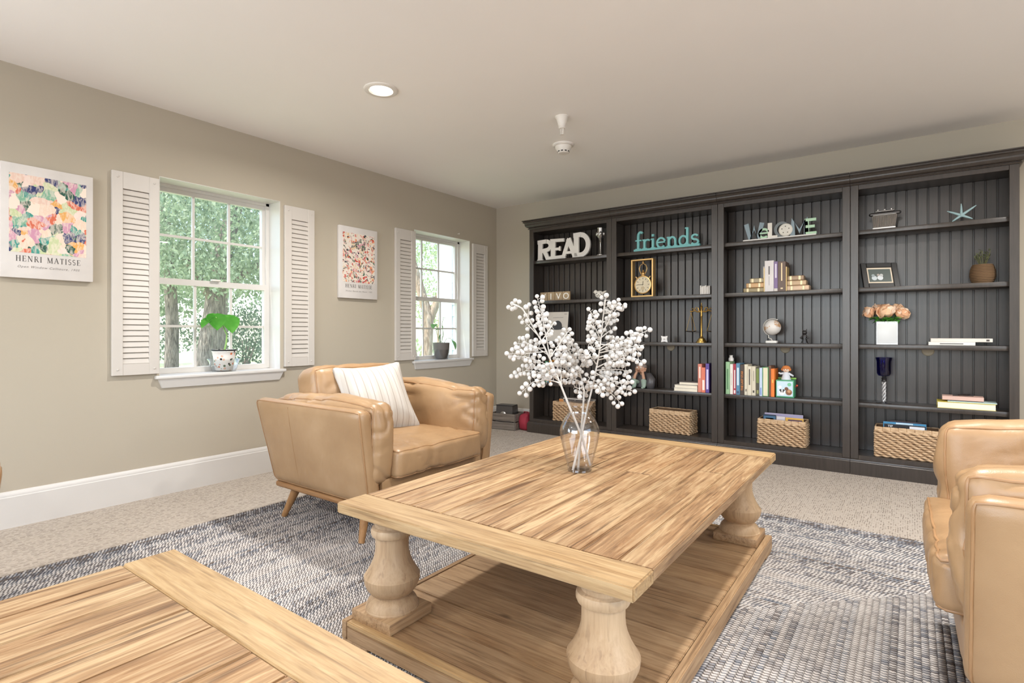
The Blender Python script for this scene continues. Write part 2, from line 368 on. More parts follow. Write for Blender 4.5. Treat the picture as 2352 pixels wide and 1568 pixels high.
    def mesh(s, name, mat, smooth=35):
        me = bpy.data.meshes.new(name); me.from_pydata([tuple(v) for v in s.v], [], s.f); me.update()
        bm = bmesh.new(); bm.from_mesh(me); bmesh.ops.recalc_face_normals(bm, faces=bm.faces); bm.to_mesh(me); bm.free()
        if mat: me.materials.append(M[mat] if isinstance(mat, str) else mat)
        if smooth is not None:
            me.polygons.foreach_set('use_smooth', [True] * len(me.polygons)); me.set_sharp_from_angle(angle=R(smooth))
        return me
    def build(s, name, mat, parent=None, smooth=35, loc=None, rot=None):
        return obj(name, s.mesh(name, mat, smooth), parent, loc, rot)

def obj(name, me, parent=None, loc=None, rot=None):
    o = bpy.data.objects.new(name, me); col.objects.link(o)
    if parent is not None: o.parent = parent
    if loc is not None: o.location = loc
    if rot is not None: o.rotation_euler = rot
    return o
def tag(o, label, cat, group=None):
    o['label'] = label; o['category'] = cat
    if group: o['group'] = group
    return o
def thing(name, label, cat, loc=(0, 0, 0), rz=0.0, group=None):
    o = bpy.data.objects.new(name, None); col.objects.link(o); o.location = loc; o.rotation_euler = (0, 0, rz); o.empty_display_size = 0.1
    return tag(o, label, cat, group)
def struct(o, stuff=False): o['kind'] = 'structure'; return o
def copy_tree(o, parent=None):
    c = o.copy(); col.objects.link(c); c.parent = parent
    for ch in list(o.children): copy_tree(ch, c)
    return c
def arc(cx, cz, rx, rz, a0, a1, n=10):
    return [(cx + rx * math.cos(R(a0 + (a1 - a0) * i / n)), cz + rz * math.sin(R(a0 + (a1 - a0) * i / n))) for i in range(n + 1)]
def ribbon(mb, pts, w, y0, y1, mat=None):
    """stroke of width w in the xz plane, extruded from y0 to y1"""
    P = [Vector(p) for p in pts]; L = []; Rr = []
    for i in range(len(P)):
        a = P[max(i - 1, 0)]; b = P[min(i + 1, len(P) - 1)]; d = (b - a).normalized(); n = Vector((-d.y, d.x))
        L.append(P[i] + n * w / 2); Rr.append(P[i] - n * w / 2)
    vs_ = []; fs = []
    for i in range(len(P)):
        for q in (L[i], Rr[i]):
            vs_ += [(q.x, y0, q.y), (q.x, y1, q.y)]
    for i in range(len(P) - 1):
        a = 4 * i; b = a + 4
        fs += [(a, b, b + 2, a + 2), (a + 1, a + 3, b + 3, b + 1), (a, a + 1, b + 1, b), (a + 2, b + 2, b + 3, a + 3)]
    fs += [(0, 2, 3, 1)]; e = 4 * (len(P) - 1); fs += [(e, e + 1, e + 3, e + 2)]
    mb.add(vs_, fs, mat)

def font_mesh(txt, size, extrude=0.0, shear=0.0, space=1.0, offset=0.0, align='CENTER'):
    cu = bpy.data.curves.new('lettering', 'FONT'); cu.body = txt; cu.size = size; cu.extrude = extrude; cu.shear = shear
    cu.space_character = space; cu.offset = offset; cu.align_x = align; cu.resolution_u = 3
    o = bpy.data.objects.new('tmp', cu); col.objects.link(o)
    me = bpy.data.meshes.new_from_object(o.evaluated_get(bpy.context.evaluated_depsgraph_get()))
    bpy.data.objects.remove(o); bpy.data.curves.remove(cu); me.name = 'lettering'; return me
def font_obj(name, txt, size, mat, parent, loc, rot, **kw):
    me = font_mesh(txt, size, **kw); me.materials.clear(); me.materials.append(M[mat] if isinstance(mat, str) else mat)
    return obj(name, me, parent, loc, rot)

SERIF = {  # strokes (points, width) on a unit cap height; advance width last
    'H': ([([(.16, 0), (.16, 1)], .13), ([(.64, 0), (.64, 1)], .13), ([(.16, .52), (.64, .52)], .045), ([(.03, .02), (.29, .02)], .04), ([(.03, .98), (.29, .98)], .04), ([(.51, .02), (.77, .02)], .04), ([(.51, .98), (.77, .98)], .04)], .8),
    'E': ([([(.16, 0), (.16, 1)], .13), ([(.03, .98), (.6, .98)], .045), ([(.16, .52), (.45, .52)], .045), ([(.03, .02), (.62, .02)], .045), ([(.59, .98), (.59, .8)], .04), ([(.61, .02), (.61, .22)], .04), ([(.45, .62), (.45, .42)], .04)], .66),
    'N': ([([(.14, 0), (.14, 1)], .05), ([(.14, .98), (.68, .02)], .13), ([(.68, 0), (.68, 1)], .05), ([(.03, .02), (.26, .02)], .04), ([(.03, .98), (.2, .98)], .04), ([(.56, .98), (.8, .98)], .04)], .84),
    'R': ([([(.16, 0), (.16, 1)], .13), ([(.16, .97)] + arc(.36, .75, .2, .22, 90, -90, 8) + [(.16, .53)], .06), ([(.36, .52), (.66, .02)], .12), ([(.03, .02), (.29, .02)], .04), ([(.03, .98), (.2, .98)], .04), ([(.6, .02), (.75, .02)], .04)], .74),
    'I': ([([(.17, 0), (.17, 1)], .13), ([(.03, .02), (.31, .02)], .04), ([(.03, .98), (.31, .98)], .04)], .36),
    'M': ([([(.12, 0), (.14, 1)], .05), ([(.14, .98), (.46, .04)], .12), ([(.46, .04), (.78, .98)], .05), ([(.80, 0), (.78, 1)], .13), ([(.02, .02), (.24, .02)], .04), ([(.67, .02), (.93, .02)], .04), ([(.03, .98), (.18, .98)], .04), ([(.75, .98), (.9, .98)], .04)], .96),
    'A': ([([(.08, 0), (.38, 1)], .05), ([(.36, 1), (.68, 0)], .13), ([(.18, .36), (.56, .36)], .045), ([(.0, .02), (.2, .02)], .04), ([(.55, .02), (.8, .02)], .04)], .78),
    'T': ([([(.33, 0), (.33, 1)], .13), ([(.03, .98), (.63, .98)], .045), ([(.05, .98), (.05, .78)], .04), ([(.61, .98), (.61, .78)], .04), ([(.2, .02), (.46, .02)], .04)], .66),
    'S': ([(arc(.28, .74, .19, .23, 30, 250, 9) + arc(.28, .27, .2, .25, 70, -150, 9), .095)], .56),
    ' ': ([], .45)}
def serif_text(txt, cap, track=.12):
    mb = MB(); x = 0
    for ch in txt:
        st, adv = SERIF[ch]
        for pts, w in st: ribbon(mb, [((x + p[0]) * cap, p[1] * cap) for p in pts], w * cap, 0, 0.0006)
        x += adv + track
    wd = (x - track) * cap
    mb.v = [(v[0] - wd / 2, v[1], v[2]) for v in mb.v]; return mb, wd

def soft(hx, hy, hz, r, puff=(0, 0, 0), n=12, wr=0.0, seed=0, warp=None, fold=0.0, fdir=(9, 9, 9)):
    """rounded, puffed cushion surface; returns (function of cube point -> position, MB)"""
    h = Vector((hx, hy, hz)); inner = Vector((max(0, hx - r), max(0, hy - r), max(0, hz - r))); so = Vector((seed * 3.1, seed * 1.7, seed))
    def f(p):
        q = Vector((p[0] * hx, p[1] * hy, p[2] * hz))
        c = Vector([max(-inner[i], min(inner[i], q[i])) for i in range(3)]); d = q - c
        if d.length > 1e-9: q = c + d.normalized() * r
        u = [max(-1, min(1, x)) for x in p]
        g = [(1 - u[i] ** 2) for i in range(3)]
        q.x += u[0] * puff[0] * g[1] * g[2]; q.y += u[1] * puff[1] * g[0] * g[2]; q.z += u[2] * puff[2] * g[0] * g[1]
        if wr:
            k = noise.noise(q * 5.5 + so) + 0.6 * noise.noise(Vector((q.x * 16, q.y * 16, q.z * 9)) + so)
            q += Vector(p).normalized() * wr * k
        if fold:
            a_ = Vector((q.x * fdir[0], q.y * fdir[1], q.z * fdir[2])) + so
            rg = 1 - min(1, abs(noise.noise(a_)) * 3.2); mk = max(0, min(1, .5 + 1.6 * noise.noise(q * 4.0 + so * 2)))
            q -= Vector(p).normalized() * fold * rg * rg * mk
        return warp(q) if warp else q
    mb = MB(); idx = {}
    def vid(p):
        k = tuple(round(x, 5) for x in p)
        if k not in idx: idx[k] = len(mb.v); mb.v.append(tuple(f(p)))
        return idx[k]
    ts = [-1 + 2 * i / n for i in range(n + 1)]; ts = [math.copysign(abs(t) ** 0.75, t) if t else 0.0 for t in ts]
    for ax in range(3):
        for sg in (-1, 1):
            for i in range(n):
                for j in range(n):
                    qd = []
                    for (a, b) in ((i, j), (i + 1, j), (i + 1, j + 1), (i, j + 1)):
                        p = [0, 0, 0]; p[ax] = sg; p[(ax + 1) % 3] = ts[a]; p[(ax + 2) % 3] = ts[b]; qd.append(vid(p))
                    mb.f.append(tuple(qd))
    return f, mb
def piping(f, ax, rad=0.0045, n=18, mb=None, sides=(-1, 1), e=1.0):
    mb = mb or MB(); b, c = (ax + 1) % 3, (ax + 2) % 3
    for sg in sides:
        pts = []
        for (s0, s1) in (((-1, -1), (1, -1)), ((1, -1), (1, 1)), ((1, 1), (-1, 1)), ((-1, 1), (-1, -1))):
            for i in range(n):
                t = i / n; t = t * t * (3 - 2 * t) if False else t
                p = [0, 0, 0]; p[ax] = sg * e; p[b] = s0[0] + (s1[0] - s0[0]) * t; p[c] = s0[1] + (s1[1] - s0[1]) * t
                pts.append(f(p))
        mb.tube(pts, rad, 6, closed=True)
    return mb

# ------------------------------------------------------------------ the room
H, YB, XR, YF = 2.44, 4.91, 6.6, -3.5
WT = 0.20
OPEN = [(1.45, 2.265), (3.63, 4.443)]
ZB, ZT = 0.735, 2.01
struct(MB().box(-WT, XR + .1, YF - .1, YB + .1, -0.1, 0).build('floor', 'carpet', smooth=None))
struct(MB().box(-WT, XR + .1, YF - .1, YB + .1, H, H + .1).build('ceiling', 'ceiling', smooth=None))
w = MB(); ops = [(-2.6, -0.9)] + OPEN; y = YF
for (a, b) in ops:
    w.box(-WT, 0, y, a, 0, H); zb, zt = (ZB, ZT) if a > 0 else (0.75, 2.05)
    w.box(-WT, 0, a, b, 0, zb); w.box(-WT, 0, a, b, zt, H); y = b
w.box(-WT, 0, y, YB, 0, H)
struct(w.build('wall_left', 'wall', smooth=None))
struct(MB().box(-WT, XR, YB, YB + .1, 0, H).build('wall_back', 'wall', smooth=None))
w = MB(); w.box(XR, XR + .1, YF, -.8, 0, H).box(XR, XR + .1, 2.6, YB, 0, H).box(XR, XR + .1, -.8, 2.6, 0, .55).box(XR, XR + .1, -.8, 2.6, 2.25, H)
struct(w.build('wall_right', 'wall', smooth=None))
struct(MB().box(XR + .02, XR + .06, -.8, -.75, .55, 2.25).box(XR + .02, XR + .06, .87, .93, .6, 2.2).box(XR + .02, XR + .06, 2.55, 2.6, .55, 2.25).box(XR + .02, XR + .06, -.75, 2.55, .55, .6).box(XR + .02, XR + .06, -.75, 2.55, 2.2, 2.25).build('window_5', 'trim', smooth=None))  # unseen window frame, added to go with the fill light from the right
w = MB(); w.box(0, .8, YF - .1, YF, 0, H); w.box(4.4, XR, YF - .1, YF, 0, H); w.box(.8, 4.4, YF - .1, YF, 0, .55); w.box(.8, 4.4, YF - .1, YF, 2.35, H)
struct(w.build('wall_front', 'wall', smooth=None))
BBP = [(0, 0), (.018, 0), (.018, .160), (.014, .164), (.014, .172), (.011, .180), (.006, .188), (0, .190)]
struct(MB().sweep([(0, YB), (0, YF)][::-1], BBP).build('baseboard_left', 'trim'))
struct(MB().sweep([(0.0, YB), (.635, YB)], BBP).build('baseboard_back', 'trim'))

def make_window(name, y0, y1):
    """double hung window; origin at the outer wall plane"""
    g0, g1 = y0 + .037, y1 - .042; xf = -.150
    wd = MB()
    root = wd.box(xf - .05, xf, y0, y0 + .022, ZB, ZT).box(xf - .05, xf, y1 - .026, y1, ZB, ZT).box(xf - .05, xf, y0, y1, ZT - .022, ZT).box(xf - .05, xf, y0, y1, ZB, ZB + .02).build(name, 'trim', smooth=None)
    struct(root)
    rv = MB().box(xf, -.0005, y0, y0 + .003, ZB, ZT).box(xf, -.0005, y1 - .003, y1, ZB, ZT).box(xf, -.0005, y0, y1, ZT - .003, ZT)
    rv.build('reveal_lining', 'trim', root, smooth=None)
    zm = 1.365
    for nm, za, zb, xo in (('upper_sash', zm - .01, ZT - .022, -.188), ('lower_sash', ZB + .02, zm + .02, -.166)):
        bt = .034 if nm == 'lower_sash' else .03; tp = .04 if nm == 'lower_sash' else .028
        ga, gb = g0, g1
        if nm == 'upper_sash': gb = g1 - .005
        s = MB().box(xo - .018, xo + .018, y0 + .022, ga, za, zb).box(xo - .018, xo + .018, gb, y1 - .026, za, zb).box(xo - .018, xo + .018, ga, gb, za, za + bt).box(xo - .018, xo + .018, ga, gb, zb - tp, zb)
        so = s.build(nm, 'trim', root, smooth=None)
        z0, z1 = za + bt, zb - tp; dy = (gb - ga) / 3
        for i in (1, 2): MB().box(xo - .008, xo + .008, ga + dy * i - .008, ga + dy * i + .008, z0, z1).build('muntin', 'trim', so, smooth=None)
        zc = (z0 + z1) / 2; MB().box(xo - .0075, xo + .0075, ga, gb, zc - .008, zc + .008).build('muntin', 'trim', so, smooth=None)
        for i in range(3):
            for (p, q) in ((z0, zc - .008), (zc + .008, z1)):
                MB().box(xo - .002, xo + .002, ga + dy * i + (.008 if i else 0), ga + dy * (i + 1) - (.008 if i < 2 else 0), p, q).build('pane', 'pane', so, smooth=None)
    MB().bbox(-.146, -.12, (y0 + y1) / 2 - .03, (y0 + y1) / 2 + .03, zm + .02, zm + .032, .003).build('sash_lock', 'white_plastic', root)
    st = MB(); st.box(-.150, .0005, y0 + .0032, y1 - .0032, ZB, ZB + .018); st.bbox(.0005, .038, y0 - .03, y1 + .03, ZB - .004, ZB + .018, .006, 3)
    st.build('window_sill', 'trim', root)
    a0, a1 = y0 + .0, y1 + .0
    ap = MB()
    vs_ = [(0, a0 - .01, ZB - .004), (0, a1 + .01, ZB - .004), (.03, a1 + .01, ZB - .004), (.03, a0 - .01, ZB - .004), (0, a0 + .012, ZB - .062), (0, a1 - .012, ZB - .062), (.012, a1 - .012, ZB - .062), (.012, a0 + .012, ZB - .062)]
    ap.add(vs_, [(0, 1, 2, 3), (4, 7, 6, 5), (0, 4, 5, 1), (1, 5, 6, 2), (2, 6, 7, 3), (3, 7, 4, 0)])
    ap.build('apron', 'trim', root, smooth=None)
    return root
for i, (a, b) in enumerate(OPEN): make_window('window_%d' % (i + 1), a, b)
# the windows of the room's other end, out of the picture
for nm, bx in (('window_3', [(.8, 2.0), (2.0, 3.2), (3.2, 4.4)]), ):
    mb = MB()
    for (a, b) in bx: mb.box(a, a + .05, YF - .08, YF - .03, .55, 2.35).box(b - .05, b, YF - .08, YF - .03, .55, 2.35).box(a + .05, b - .05, YF - .08, YF - .03, .55, .6).box(a + .05, b - .05, YF - .08, YF - .03, 2.3, 2.35)
    struct(mb.build(nm, 'trim', smooth=None))
struct(MB().box(-.15, -.1, -2.6, -2.55, .75, 2.05).box(-.15, -.1, -.95, -.9, .75, 2.05).box(-.15, -.1, -2.55, -.95, .75, .8).box(-.15, -.1, -2.55, -.95, 2.0, 2.05).build('window_4', 'trim', smooth=None))

# ------------------------------------------------------------------ shutters
def make_shutter(y0, label, first=None):
    W, Z0, Z1, T = .25, .767, 1.985, .026
    t = thing('window_shutter', label, 'shutter', (.0, y0, Z0), 0, 'louvred shutters beside the windows')
    L = Z1 - Z0; st = .055; b0, b1 = .068, L - .10
    MB().bbox(.002, T, 0, st, 0, L, .002, 1).build('stile', 'shutter', t); MB().bbox(.002, T, W - st, W, 0, L, .002, 1).build('stile', 'shutter', t)
    MB().bbox(.003, T - .0006, st, W - st, 0, b0, .001, 1).build('rail', 'shutter', t); MB().bbox(.003, T - .0006, st, W - st, b1, L, .001, 1).build('rail', 'shutter', t)
    n = 31; p = (b1 - b0) / n
    if 'slat' not in MESH:
        MESH['slat'] = MB().add([(.0150, 0, p * .92), (.0105, 0, p * .90), (.018, 0, .0), (.0228, 0, .003), (.0150, W - 2 * st, p * .92), (.0105, W - 2 * st, p * .90), (.018, W - 2 * st, .0), (.0228, W - 2 * st, .003)],
            [(0, 1, 2, 3), (4, 7, 6, 5), (0, 4, 5, 1), (1, 5, 6, 2), (2, 6, 7, 3), (3, 7, 4, 0)]).mesh('slat', 'shutter', None)
    for i in range(n):
        obj('slat', MESH['slat'], t, (0, st, b0 + i * p - .001))
    for (yy, zz) in ((st / 2, .035), (W - st / 2, .035), (st / 2, L - .035), (W - st / 2, L - .035)):
        MB().lathe([(.006, 0), (.006, .003), (.003, .005)], 10, Matrix.Translation((T, yy, zz)) @ Matrix.Rotation(R(90), 4, 'Y')).build('screw_cap', 'shutter', t)
    return t
MESH = {}
make_shutter(1.191, 'white louvred shutter between the teal and pink print and the first window')
make_shutter(2.290, 'white louvred shutter above the armchair, right after the large plant window')
make_shutter(3.381, 'white louvred shutter between the red and black print and second window')
make_shutter(4.470, 'white louvred shutter next to the room corner')

# ------------------------------------------------------------------ canvas prints
def canvas(y0, art, sub, label, wd, hh=.60):
    t = thing('canvas_print', label, 'picture', (0, y0, 1.313), 0)
    MB().bbox(.002, .032, 0, wd, 0, hh, .003, 2).build('canvas', 'canvas', t)
    MB().box(.0322, .0328, .033, wd - .033, .135, hh - .052).build('print', art, t, smooth=None)
    mb, ww = serif_text('HENRI MATISSE', .030 if wd > .3 else .02, .17)
    k = (wd * .70) / ww; mb.v = [(v[0] * k, v[1], v[2]) for v in mb.v]
    mb.build('title_lettering', 'ink', t, None, (.0326, wd / 2, .088), (0, 0, R(90)))
    font_obj('subtitle_lettering', sub, .017, 'ink_soft', t, (.0327, wd / 2, .055), (R(90), 0, R(90)), shear=.35, space=1.22)
    return t
canvas(.702, 'art_window', 'Open Window Collioure, 1905', 'white canvas print with teal, pink and green picture', .395)
canvas(2.766, 'art_water', 'Woman Beside the Water, 1905', 'white canvas print with small red and black brush marks', .395)
tag(MB().lathe([(.004, 0), (.004, .02)], 8, Matrix.Rotation(R(90), 4, 'Y')).sphere((.02, 0, 0), .007, 8, 6).build('wall_hook', 'white_plastic', loc=(0, 4.25, 2.055)), 'tiny white hook on the wall above the second window', 'hook')

# ------------------------------------------------------------------ ceiling fittings
def downlight(x, y, label):
    t = thing('recessed_light', label, 'light', (x, y, H), 0, 'recessed ceiling lights')
    MB().lathe([(.098, 0), (.098, -.004), (.092, -.008), (.070, -.008), (.066, -.003), (.060, 0)], 40, caps=False).build('trim_ring', 'white_plastic', t)
    MB().lathe([(.066, -.0015), (.001, -.0015)], 32, caps=False).build('lens', 'lens', t)
    l = lamp('downlight', 'AREA', (0, 0, -.012), (0, 0, 0), 37, (.97, .94, .90), shape='DISK', size=.12, spread=R(165)); l.parent = t
    return t
downlight(1.327, 2.107, 'round recessed ceiling light glowing white above the armchair')
for (x, y, lab) in ((3.65, 2.1, 'round recessed ceiling light over the empty armchair side of the vase table'), (1.33, -1.3, 'round recessed ceiling light by the side window behind the bare coffee table'), (4.1, -1.3, 'round recessed ceiling light over the open carpet behind the bare coffee table'),
                    (5.15, 3.6, 'unseen ceiling light added past the end bookcase to brighten the back wall'), (5.6, .8, 'round recessed ceiling light in front of the added right-hand window')):  # the one past the end bookcase is added to brighten the back wall
    downlight(x, y, lab)
t = thing('fire_sprinkler', 'white ceiling fire sprinkler with bell escutcheon', 'sprinkler', (1.974, 3.073, H))
MB().lathe([(.046, 0), (.046, -.004), (.040, -.010), (.028, -.045), (.024, -.062), (.022, -.064), (.022, -.074), (.019, -.078)], 24).build('escutcheon', 'white_plastic', t)
MB().box(-.012, -.008, -.003, .003, -.115, -.078).box(.008, .012, -.003, .003, -.115, -.078).lathe([(.004, -.112), (.004, -.078)], 8).build('yoke', 'white_plastic', t, None)
MB().lathe([(.013, -.118), (.013, -.115), (.004, -.112)], 14).build('deflector', 'white_plastic', t)
t = thing('smoke_detector', 'round white smoke detector on the ceiling near the bookcases', 'detector', (1.709, 3.533, H))
MB().lathe([(.080, 0), (.080, -.008), (.074, -.014), (.062, -.016)], 30).build('base', 'white_plastic', t)
MB().lathe([(.062, -.016), (.060, -.030), (.046, -.050), (.044, -.062)], 30).build('housing', 'white_plastic', t)
b = MB()
for i in range(10):
    a = i * 36; b.box(.0415, .0455, -.008, .008, -.060, -.052, Matrix.Rotation(R(a), 4, 'Z'))
b.build('vent_slot', 'black', t, None)
MB().lathe([(.042, -.062), (.036, -.068), (.012, -.070)], 24).build('cap', 'white_plastic', t)

# ------------------------------------------------------------------ rug
rug = thing('braided_rug', 'large rectangular braided rug in grey, ivory and blue wool', 'rug', (0, 0, 0))
RX0, RX1, RY0, RY1 = .775, 4.52, -1.75, 3.31
P = .0204; NR = int(min(RX1 - RX0, RY1 - RY0) / 2 / P)
for i in range(NR):
    x0, x1, y0, y1 = RX0 + i * P, RX1 - i * P, RY0 + i * P, RY1 - i * P
    prof = [(0, .001), (.10, .0075), (.32, .0115), (.68, .0115), (.90, .0075), (1, .001)]
    vs_ = []; fs = []; uvs = []; U = 0; side = [(x0, y0), (x1, y0), (x1, y1), (x0, y1), (x0, y0)]; cd = [(1, 1), (-1, 1), (-1, -1), (1, -1)]
    for k in range(4):
        a, b_ = side[k], side[k + 1]; ln = abs(a[0] - b_[0]) + abs(a[1] - b_[1])
        for (c, dr, u) in ((a, cd[k], U), (b_, cd[(k + 1) % 4], U + ln)):
            for (o, z) in prof: vs_.append((c[0] + dr[0] * o * P, c[1] + dr[1] * o * P, z))
        n = len(prof); s0 = k * 2 * n
        for j in range(n - 1):
            fs.append((s0 + j, s0 + j + n, s0 + j + n + 1, s0 + j + 1))
            # uv with the mitre taken into account
            def q(c_, o): return o
            uvs += [(U + prof[j][0] * P, prof[j][0]), (U + ln - prof[j][0] * P, prof[j][0]), (U + ln - prof[j + 1][0] * P, prof[j + 1][0]), (U + prof[j + 1][0] * P, prof[j + 1][0])]
        U += ln
    me = bpy.data.meshes.new('braid'); me.from_pydata(vs_, [], fs); me.update()
    ul = me.uv_layers.new(name='braid'); ul.data.foreach_set('uv', [c for p in uvs for c in p])
    tone = .07 * math.sin(i * .75) + .07 * math.sin(i * .23 + 1) + .10 * random.uniform(-1, 1)
    if i < 5: tone += .22
    elif i < 16: tone += .15
    elif i < 34: tone += .07
    at = me.attributes.new('tone', 'FLOAT', 'POINT'); at.data.foreach_set('value', [tone] * len(vs_))
    me.materials.append(M['braid']); me.polygons.foreach_set('use_smooth', [True] * len(me.polygons))
    obj('braid', me, rug)

# ------------------------------------------------------------------ coffee tables
def rough_plank(name, ln, wd, th, mat, parent, loc, rz=0.0, b=.0025, chip=.0):
    """board lengthwise along local y, origin at its middle bottom"""
    bm = bmesh.new(); bmesh.ops.create_cube(bm, size=1.0)
    for v in bm.verts: v.co = Vector((v.co.x * wd, v.co.y * ln, (v.co.z + .5) * th))
    bmesh.ops.subdivide_edges(bm, edges=[e for e in bm.edges if abs((e.verts[0].co - e.verts[1].co).y) > ln * .9], cuts=int(6 if chip else 1))
    bmesh.ops.bevel(bm, geom=[e for e in bm.edges if e.calc_face_angle(0) > .5], offset=b, segments=2, affect='EDGES')
    if chip:
        so_ = random.uniform(0, 99)
        for v in bm.verts: v.co += Vector((noise.noise(Vector((so_, v.co.y * 9, 0))) * math.copysign(1, v.co.x), 0, 0)) * chip * 2.2
    mb = MB().bm(bm); return mb.build(name, mat, parent, 40, loc, (0, 0, rz))
LEGP = [(.072, .431), (.072, .414), (.067, .402), (.058, .396), (.0555, .390), (.0555, .384), (.066, .379), (.0685, .371), (.0685, .361), (.065, .353), (.056, .350), (.0545, .337), (.0545, .312), (.056, .295), (.061, .275), (.070, .253), (.081, .233), (.0915, .218), (.0918, .212), (.0895, .196), (.082, .178), (.070, .163), (.0595, .156), (.0595, .152), (.066, .148), (.078, .136), (.084, .124), (.0855, .116), (.0875, .114), (.0875, .108)]
LEGP = LEGP[::-1]
def coffee_table(loc, rz, label, sy=1.0):
    t = thing('coffee_table', label, 'table', loc, rz, 'balustrade coffee tables')
    W, Ln, zt, th = 1.030, 1.640, .467, .036; be = .118
    rough_plank('breadboard_end', W + .004, be, th, 'board', t, (0, -Ln / 2 + be / 2, zt - th), R(90), .004, .0008)
    rough_plank('breadboard_end', W + .004, be, th, 'board', t, (0, Ln / 2 - be / 2, zt - th), R(90), .004, .0008)
    ws_ = [.098, .118, .132, .112, .140, .110, .125, .105, .090]; k = W / sum(ws_); x = -W / 2
    for i, w0 in enumerate(ws_):
        w0 *= k; y = -Ln / 2 + be + .001; ends = [Ln / 2 - be - .001]
        if i in (1, 5, 7): ends = [random.uniform(-.2, .35)] + ends
        if i in (3,): ends = [random.uniform(.2, .45)] + ends
        for e in ends:
            rough_plank('plank', e - y - .001, w0 - .0016, th - random.uniform(.0005, .0022), 'plank', t, (x + w0 / 2, (y + e) / 2, zt - th), 0, .003, .0005); y = e + .001
        x += w0
    MB().box(-W / 2 + .03, W / 2 - .03, -Ln / 2 + .03, Ln / 2 - .03, zt - th - .0015, zt - th - .0003).build('underside_panel', 'base_plank', t, None)
    bw, bl, bz = 1.005, 1.625, .075
    for sx in (-1, 1): rough_plank('apron_board', bl, .026, .062, 'base_plank', t, (sx * (bw / 2 - .013), 0, .012), 0, .003, .0006)
    for s in (-1, 1): rough_plank('apron_board', bw - .054, .026, .046, 'base_plank', t, (0, s * (bl / 2 - .013), .012), R(90), .003, .0006)
    rough_plank('edge_board', bw - .054, .028, .0165, 'board', t, (0, -(bl / 2 - .014), .0585), R(90), .003)
    rough_plank('edge_board', bw - .054, .028, .0165, 'board', t, (0, (bl / 2 - .014), .0585), R(90), .003)
    n = 12; pw = (bl - .058) / n
    for i in range(n): rough_plank('base_plank', bw - .056, pw - .002, .020, 'base_plank', t, (0, -bl / 2 + .029 + pw * (i + .5), .0535 - random.uniform(0, .002)), R(90), .0025)
    for sx in (-1, 1):
        for s in (-1, 1):
            MB().bbox(-.06, .06, -.06, .06, 0, .012, .002, 1).build('foot', 'base_plank', t, loc=(sx * (bw / 2 - .062), s * (bl / 2 - .062), 0))
            MB().bbox(-.092, .092, -.092, .092, .0735, .110, .003, 2).build('plinth_block', 'base_plank', t, loc=(sx * .385, s * .700, 0))
            MB().lathe(LEGP, 40).build('turned_leg', 'turned', t, 30, (sx * .385, s * .700, 0))
    t.scale = (1, 1, .9745)
    return t
coffee_table((2.808, 1.925, .0118), R(0.6), 'pine coffee table with turned legs, glass vase standing on it')
coffee_table((2.806, -.202, .0118), 0, 'pine coffee table with bare top, beside the table carrying the vase')

